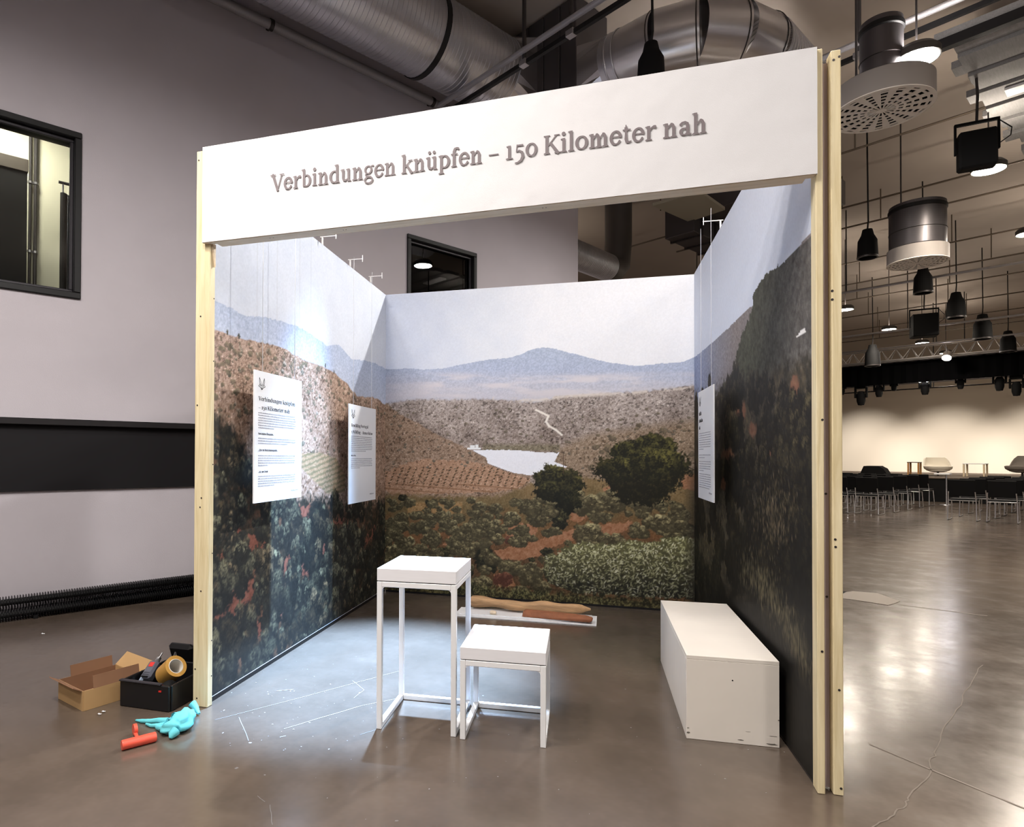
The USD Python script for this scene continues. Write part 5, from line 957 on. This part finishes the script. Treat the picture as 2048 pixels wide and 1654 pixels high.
for a, z in ((13.9, 4.85), (18.6, 4.7), (21.6, 4.7)):
    t = Thing('lighting_bar', 'shiny horizontal lighting bar carrying lamps, %s of three' % {13.9: 'nearest', 18.6: 'middle', 21.6: 'farthest'}[a], 'lighting bar', H(a, 3, z), HA)
    part('bar', MB().tube([H(a, 6.5, z), H(a, -5, z)], .026, 10), M_STEEL, t)
    for b in (4.5, 1.2, -2.2): part('hanger', MB().tube([H(a, b, z+.02), H(a, b, CEIL-.001)], .012, 8), M_DARKSTEEL, t)
# ribbed grey ceiling panels at the upper right
t = Thing('acoustic_ceiling', 'row of grey slatted acoustic panels at the upper right corner', 'ceiling panel', H(8, -2.2, 5.7), HA); M_SLAT = mat('grey_slat', (128, 126, 126), .8, vary=.15, scale=9, stretch=(1, 8, 8))
rg = np.random.default_rng(4)
for k in range(16):
    a = 6.75+.255*k; b0 = -1.72-(.10 if k % 3 else 0)-max(0, k-8)*.03; part('slat', hbox(MB(), a, a+.225, -3.6, b0, 5.62+.03*(k % 2), 5.70+.03*(k % 2), bev=.004), M_SLAT, t)
part('light_strip', hbox(MB(), 8.35, 8.55, -2.7, -2.05, 5.585, 5.615), M_WHITE, t); part('carrier', hbox(MB(), 6.7, 10.9, -2.72, -2.62, 5.76, 5.86), M_DARKSTEEL, t); part('carrier', hbox(MB(), 6.70, 6.78, -3.6, -1.4, 5.50, 5.60), M_BLACK, t)
for a in (7.2, 10.4): part('hanger', MB().tube([H(a, -2.67, 5.86), H(a, -2.67, CEIL-.001)], .012, 8), M_DARKSTEEL, t)
# ------------------------------------------------------------------ stage lamps and floodlights
def flood(c, w, h, d, yaw, label, rod):
    t = Thing('floodlight', label, 'floodlight', c, 0); X = V3(math.cos(yaw), math.sin(yaw), 0); Y = V3(-X[1], X[0], 0); tilt = unit(Y*.6+V3(0, 0, -.8)); Zt = unit(np.cross(X, tilt))
    part('housing', MB().box(c, (w, d, h), X, Y, bev=.02), M_MATTE, t)
    for s_ in (-1, 1): part('yoke', MB().box(c+X*s_*(w/2+.02)+V3(0, 0, h*.35), (.02, .04, h*.8), X, Y, bev=.004), M_MATTE, t)
    part('yoke', MB().box(c+V3(0, 0, h*.75), (w+.06, .04, .03), X, Y, bev=.004), M_MATTE, t)
    for k in range(4): part('fin', MB().box(c+Y*(d/2+.012)+V3(0, 0, -h*.3+h*.2*k), (w*.85, .02, .02), X, Y), M_MATTE, t, smooth=False)
    part('rod', MB().tube([c+V3(0, 0, h*.76), c+V3(.01, 0, h*.76+.3), V3(c[0], c[1], rod)], .014, 8), M_DARKSTEEL, t); part('cable', MB().tube([c+X*(w/2+.03)+V3(0, 0, h*.7), c+X*(w/2+.13)+V3(0, 0, h*.45), c+X*(w/2+.12)+V3(0, 0, h*.25), c+X*(w/2+.03)+V3(0, 0, h*.1)], .006, 6), M_BLACK, t)
flood(H(7.86, -1.88, 4.80), .34, .42, .16, HA-1.2, 'black floodlight in a square yoke at the right, above a bright lamp', 5.614)
flood(on_z(1848, 652, 4.42), .50, .52, .40, HA-1.2, 'big black moving stage light hanging in the middle of the far lamps', CEIL)
def bell(c, s_, label, rod):
    t = Thing('pendant_spot', label, 'spotlight', c, 0)
    part('housing', MB().lathe([(.02*s_, .20*s_), (.055*s_, .19*s_), (.07*s_, .12*s_), (.105*s_, .05*s_), (.115*s_, -.16*s_), (.10*s_, -.16*s_), (.09*s_, -.02*s_), (1e-4, -.02*s_)], c, n=24), M_MATTE, t)
    part('front_ring', MB().lathe([(.10*s_, -.155*s_), (.118*s_, -.155*s_), (.118*s_, -.175*s_), (.10*s_, -.175*s_), (.10*s_, -.155*s_)], c, n=24), M_DARKSTEEL, t)
    part('hook', MB().tube([c+V3(0, 0, .19*s_), c+V3(.015, .01, .30*s_), V3(c[0], c[1], rod)], .012, 8), M_BLACK, t)
bell(on_z(1735, 489, 4.75), 1.25, 'black bell shaped spotlight hanging just right of the booth post', CEIL)
bell(on_z(1846, 562, 4.7), 1.35, 'black spotlight hanging right below the far air diffuser', CEIL)
bell(on_z(1912, 612, 4.7), 1.55, 'black bell spotlight right of the big moving light', CEIL); bell(on_z(1965, 655, 4.6), 1.7, 'black bell spotlight at right above the truss', CEIL); bell(on_z(2016, 684, 4.6), 1.6, 'black bell spotlight near the right picture edge, above the black border', CEIL); bell(on_z(1745, 712, 4.3), 1.7, 'small black spotlight at the left end of the bright truss', CEIL)
bell(on_z(1302, 132, 5.0), 1.1, 'black spotlight peeking over the header in front of the elbow duct', CEIL)
# ------------------------------------------------------------------ ducts and boxes seen through the gap above the back mural
t = Thing('spiral_duct', 'short ribbed grey duct end seen through the gap above the back mural', 'duct', H(9.5, 4.4, 5.2), HA)
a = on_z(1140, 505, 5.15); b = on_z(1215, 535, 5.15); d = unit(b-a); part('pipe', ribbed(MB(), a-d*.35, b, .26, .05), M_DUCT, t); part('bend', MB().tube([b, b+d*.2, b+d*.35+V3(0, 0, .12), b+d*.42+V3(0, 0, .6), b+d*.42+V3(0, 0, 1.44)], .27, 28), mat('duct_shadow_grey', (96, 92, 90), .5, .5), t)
t = Thing('air_duct', 'dark rectangular air duct seen over the right corner of the back mural', 'duct', H(9, 2, 5.2), HA); c = on_z(1370, 470, 5.3)
part('casing', MB().box(c+UA*.6+V3(0, 0, .3), (1.6, .55, .7), UA, UB, bev=.01), M_SHEET, t); part('casing', MB().box(c+UA*.6-UB*1.2+V3(0, 0, .45), (1.5, 1.8, .4), UA, UB, bev=.01), M_SHEET, t)
for q in range(3): part('flange', MB().box(c+UA*(.05+.5*q)+V3(0, 0, .3), (.04, .60, .75), UA, UB), M_DARKSTEEL, t, smooth=False)
part('hanger', MB().tube([c+UA*.6+V3(0, 0, .65), V3(*(c+UA*.6)[:2], CEIL-.001)], .02, 8), M_DARKSTEEL, t)
t = Thing('ceiling_panel', 'pale hanging ceiling panel seen through the gap under the header', 'ceiling panel', H(8, 2.5, 5.3), HA); q = [on_z(*p, 5.45) for p in ((1305, 412), (1378, 444), (1450, 420), (1400, 385))]
part('sheet', MB().prism(Polygon([(p[0], p[1]) for p in q]), .05, (0, 0, 5.45)), mat('panel_beige', (150, 144, 128), .8), t, smooth=False); part('hanger', MB().tube([q[0]*.6+q[2]*.4+V3(0, 0, .05), V3(*(q[0]*.6+q[2]*.4)[:2], CEIL-.001)], .012, 6), M_DARKSTEEL, t)
# ------------------------------------------------------------------ truss, black border and stage lights
TA = 24.2
t = Thing('lighting_truss', 'aluminium lattice truss above the stage, brightly lit in its middle', 'truss', H(TA, 0, 4.55), HA); M_ALU = mat('bright_aluminium', (214, 212, 212), .3, .85)
z0, z1 = 4.62, 5.02
for aa, zz in ((TA-.18, z0), (TA+.18, z0), (TA, z1)): part('chord', MB().tube([H(aa, 7.5, zz), H(aa, -6, zz)], .03, 8), M_ALU, t)
m = MB(); k = 0
for b in np.arange(-5.8, 7.2, .42):
    for aa in (TA-.18, TA+.18): m.tube([H(aa, b, z0), H(TA, b+.21, z1)], .014, 6); m.tube([H(TA, b+.21, z1), H(aa, b+.42, z0)], .014, 6)
part('lattice', m, M_ALU, t, 'zigzag struts', kind='stuff')
for b in (5.5, 1.0, -3.5): part('hanger', MB().tube([H(TA, b, z1), H(TA, b, CEIL-.001)], .014, 6), M_DARKSTEEL, t)
t = Thing('black_border', 'long black fabric border hanging below the truss across the stage', 'drape', H(TA, 0, 4.0), HA)
bb = np.linspace(-6, 7.5, 160); n = len(bb); v = [H(TA+.25+.03*math.sin(b*19), b, z) for z in (4.58, 3.86) for b in bb]; part('cloth', MB().add(v, [[k, k+1, n+k+1, n+k] for k in range(n-1)]).add([q+UA*.01 for q in v], [[n+k, n+k+1, k+1, k] for k in range(n-1)]), mat('black_velvet', (4, 4, 5), .95, spec=.05), t); part('top_bar', MB().tube([H(TA+.25, 7.5, 4.59), H(TA+.25, -6, 4.59)], .025, 8), M_DARKSTEEL, t)
t = Thing('lighting_pipe', 'dark steel pipe under the black border carrying the stage lights', 'lighting bar', H(TA+.6, 0, 3.86), HA); part('bar', MB().tube([H(TA+1.05, 7.5, 3.92), H(TA+1.05, -6, 3.92)], .03, 8), M_STEEL, t); part('bar', MB().tube([H(TA+1.05, 7.5, 3.72), H(TA+1.05, -6, 3.72)], .022, 8), M_DARKSTEEL, t)
for b in (6, 2, -2): part('strut', MB().tube([H(TA+1.05, b, 3.72), H(TA+1.05, b, CEIL-.001)], .014, 6), M_DARKSTEEL, t)
M_LED = emit('led_white', (1.0, .97, .92), 9.0)
def moving_head(px, py, s_, label, led=0):
    c = on_plane(px, py, H(TA+.6, 0, 0), UA); t = Thing('stage_light', label, 'stage light', c, 0)
    part('base', MB().box(c+V3(0, 0, .34*s_), (.30*s_, .26*s_, .14*s_), UB, UA, bev=.02), M_MATTE, t)
    for q in (-1, 1): part('arm', MB().box(c+UB*q*.15*s_+V3(0, 0, .14*s_), (.05*s_, .09*s_, .30*s_), UB, UA, bev=.012), M_MATTE, t)
    part('head', MB().lathe([(1e-4, .20*s_), (.07*s_, .19*s_), (.12*s_, .10*s_), (.115*s_, -.12*s_), (.08*s_, -.24*s_), (1e-4, -.25*s_)], c, n=20), M_MATTE, t)
    part('clamp', MB().tube([c+UA*.13*s_+V3(0, 0, .36*s_), V3(c[0], c[1], 3.92)+UA*.405], .016, 6), M_DARKSTEEL, t)
    for k in range(led): part('led', MB().lathe([(1e-4, -.004), (.035*s_, -.002), (.04*s_, .004)], c-UA*.17+UB*(.10-.20*(k % 2))*s_+V3(0, 0, (.40-.20*(k//2))*s_), -UA, 12), M_LED, t, 'bright white LED')
moving_head(1722, 795, 1.15, 'black moving head, second from the booth post, hanging lowest'); moving_head(1758, 781, .95, 'black moving head right beside the lowest hanging one', 1); moving_head(1788, 772, .7, 'small round black stage light under the border'); moving_head(1850, 775, 1.0, 'black stage light with four white LEDs', 4); moving_head(1921, 766, .8, 'black stage light right of the four white LEDs'); moving_head(1999, 766, 1.0, 'black moving head near the right edge'); moving_head(2033, 776, 1.0, 'greyer black moving head closest to the right edge'); moving_head(1683, 778, .9, 'black stage light touching the booth post with tiny lights', 3)
t = Thing('followspot', 'bright white stage lamp under the truss', 'spotlight', on_plane(1893, 716, H(TA-.55, 0, 0), UA), 0); c = on_plane(1893, 716, H(TA-.55, 0, 0), UA); part('lens', MB().lathe([(1e-4, -.03), (.09, -.02), (.12, 0)], c, -UA*.7-V3(0, 0, .7)+UB*.1, 16), emit('followspot_lens', (1.0, .95, .98), 30.0), t); part('housing', MB().lathe([(.12, 0), (.13, 0), (.12, .22), (1e-4, .26)], c, unit(UA*.7+V3(0, 0, .7)), 16), M_CHROME, t); part('yoke', MB().tube([c+V3(0, 0, .1), c+V3(0, 0, .35)], .02, 6), M_DARKSTEEL, t)
# ------------------------------------------------------------------ stage
SA, SZ = 22.6, .74
t = Thing('stage', 'low black skirted stage platform with a wooden deck', 'stage', H(SA, 0, 0), HA)
part('skirt', hbox(MB(), SA, BACK-.02, -9, 9, .001, SZ-.04), M_MATTE, t, smooth=False); part('deck', hbox(MB(), SA-.03, BACK-.02, -9, 9, SZ-.04, SZ, bev=.004), mat('worn_deck', (84, 70, 58), .6, vary=.15, scale=3), t)
def onstage(px, py, a=24.6): P = on_plane(px, py, H(a, 0, 0), UA); return V3(P[0], P[1], SZ+.001)
t = Thing('armchair', 'cream tub armchair on a pedestal on the stage', 'armchair', onstage(1872, 952), 0)
def tub(t, m_, c, yaw, s_=1.0):
    n, k = 36, 9; V = []; fw = V3(math.cos(yaw), math.sin(yaw), 0); sd = V3(-fw[1], fw[0], 0)
    for j in range(k):
        u = j/(k-1)
        for q in range(n):
            a = 2*math.pi*q/n; back = min(1, max(0, (-math.cos(a)-.2)*2.0)); hgt = .24+(.12+.32*min(1, back*1.25)**.8)*u**1.2; r = .16+.24*min(1, u*1.6)**.6+.06*u; V.append(c+(fw*math.cos(a)*r*.9+sd*math.sin(a)*r*.98)*s_+V3(0, 0, hgt*s_-.08*(1-u)))
    f = [[j*n+q, j*n+(q+1) % n, (j+1)*n+(q+1) % n, (j+1)*n+q] for j in range(k-1) for q in range(n)]; V = np.array(V); inn = V.copy(); inn[:, :2] = c[:2]+(V[:, :2]-c[:2])*.88; inn[:, 2] += .02
    part('shell', MB().add(V, f).add(inn, [x[::-1] for x in f]).add(np.vstack([V[-n:], inn[-n:]]), [[q, (q+1) % n, n+(q+1) % n, n+q] for q in range(n)]).add(np.vstack([V[:n], [V[:n].mean(0)]]), [[(q+1) % n, q, n] for q in range(n)]), m_, t, smooth=60)
    part('seat_cushion', MB().lathe([(1e-4, .12), (.26, .11), (.32, .06), (.30, 0)], c+V3(0, 0, .20*s_), n=28), m_, t); part('pedestal', MB().cyl(c+V3(0, 0, .02), c+V3(0, 0, .16*s_), .03, 12), M_DARKSTEEL, t); part('foot', MB().lathe([(1e-4, .025), (.24, .012), (.26, 0)], c+V3(0, 0, .001), n=28), M_DARKSTEEL, t)
tub(t, mat('cream_upholstery', (222, 214, 198), .8), onstage(1876, 951), HA+math.pi+.5, .86)
t = Thing('armchair', 'grey tub armchair on the stage cut by the right picture edge', 'armchair', onstage(2042, 953), 0); tub(t, mat('grey_upholstery', (120, 112, 104), .85), onstage(2045, 953), HA+math.pi-.5, .95)
def small_table(label, c, w, h, mt, ml, name='side_table_frame'):
    t = Thing(name, label, 'table', c, 0); part('tabletop', MB().box(c+V3(0, 0, h-.012), (w, w, .024), UB, UA, bev=.003), mt, t)
    for i in (-1, 1):
        for j in (-1, 1): part('leg', MB().box(c+UB*i*(w/2-.03)+UA*j*(w/2-.03)+V3(0, 0, (h-.024)/2), (.045, .045, h-.026), UB, UA), ml, t, smooth=False)
small_table('small dark topped wooden stool standing on the stage left of the cream armchair', onstage(1829, 952)+V3(0, 0, .001), .34, .45, mat('dark_top', (70, 52, 40), .5), mat('honey_wood', (176, 128, 72), .6), 'wooden_stool')
small_table('pale low coffee table with thin legs on the stage between the armchairs', onstage(1951, 958)+V3(0, 0, .001), .55, .42, M_BOARD, mat('pale_birch', (214, 196, 164), .6), 'coffee_table')
t = Thing('stage_monitor', 'dark wedge monitor loudspeaker lying on the left of the stage', 'loudspeaker', onstage(1755, 955), 0); c = onstage(1755, 953)+V3(0, 0, .001); part('cabinet', MB().prism(Polygon([(-.4, 0), (.42, 0), (.30, .22), (.16, .30), (-.28, .30)]), .5, c, UB*-1, (0, 0, 1)), M_MATTE, t, smooth=False); part('grille', MB().box(c-UB*-.06+V3(0, 0, .303), (.42, .44, .006), UB, UA), mat('grille_grey', (70, 66, 64), .6), t)
t = Thing('music_stand', 'thin chrome stand with a small white tray in the aisle before the stage', 'stand', on_z(1893, 1010), 0); c = on_z(1893, 1010); part('pole', MB().tube([c+V3(0, 0, .02), c+V3(0, 0, .86)], .02, 10), M_CHROME, t); part('tray', MB().box(c+V3(0, 0, .88)-UB*-.08, (.36, .26, .04), UB, UA, bev=.006), M_BOARD, t); part('foot', MB().lathe([(1e-4, .02), (.15, .012), (.16, 0)], c+V3(0, 0, .001), n=20), M_STEEL, t)
# ------------------------------------------------------------------ audience chairs
t = Thing('audience_chair', 'black stacking chair with chrome sled legs in the left seating block before the stage', 'chair', H(16.2, 1.9, 0), HA, 'chairs in the left seating block'); CH = t
M_SEAT = mat('black_seat', (7, 7, 8), .6, spec=.2); ww, dd = .46, .44
def L3(x, y, z): return np.array([(x, y, z)], float)[0]
def lp(name, mb, m_): part(name, mb, m_, CH, local=True)
lp('seat', MB().box((.02, 0, .45), (dd, ww, .035), bev=.012), M_SEAT); lp('backrest', MB().box((-.215, 0, .70), (.03, ww, .36), (1, 0, .18), (0, 1, 0), bev=.012), M_SEAT)
lp('backrest', MB().box((.235, 0, .70), (.001, .001, .001)), M_SEAT) if False else None
for s_ in (-1, 1): lp('leg', MB().tube([(-.25, s_*.22, .62), (-.20, s_*.23, .44), (-.24, s_*.24, .02), (-.20, s_*.24, .012), (.20, s_*.24, .012), (.23, s_*.24, .03), (.16, s_*.23, .425)], .011, 8), M_CHROME)
lp('cross_bar', MB().tube([(.14, -.23, .42), (.14, .23, .42)], .010, 8), M_CHROME); lp('cross_bar', MB().tube([(-.2, -.23, .43), (-.2, .23, .43)], .010, 8), M_CHROME)
rg = np.random.default_rng(6); first = True
for i, a in enumerate((16.2, 17.3, 18.4, 19.5, 20.6)):
    for j in range(8):
        b = 1.42-.02*i+.62*j+rg.uniform(-.015, .015)
        if first: first = False; CHP = H(a, b, 0); UsdGeom.Xformable(CH.prim).GetOrderedXformOps()[0].Set(Gf.Vec3d(*CHP)); continue
        copy(CH, H(a+rg.uniform(-.05, .05), b, 0), HA+rg.uniform(-.06, .06))
for i, a in enumerate((16.1, 17.2, 18.3, 19.4, 20.5)):
    for j in range(6): copy(CH, H(a+rg.uniform(-.05, .05), -.35-.62*j+rg.uniform(-.015, .015), 0), HA+rg.uniform(-.06, .06), 'black stacking chair with chrome sled legs in the right seating block before the stage', 'chairs in the right seating block')
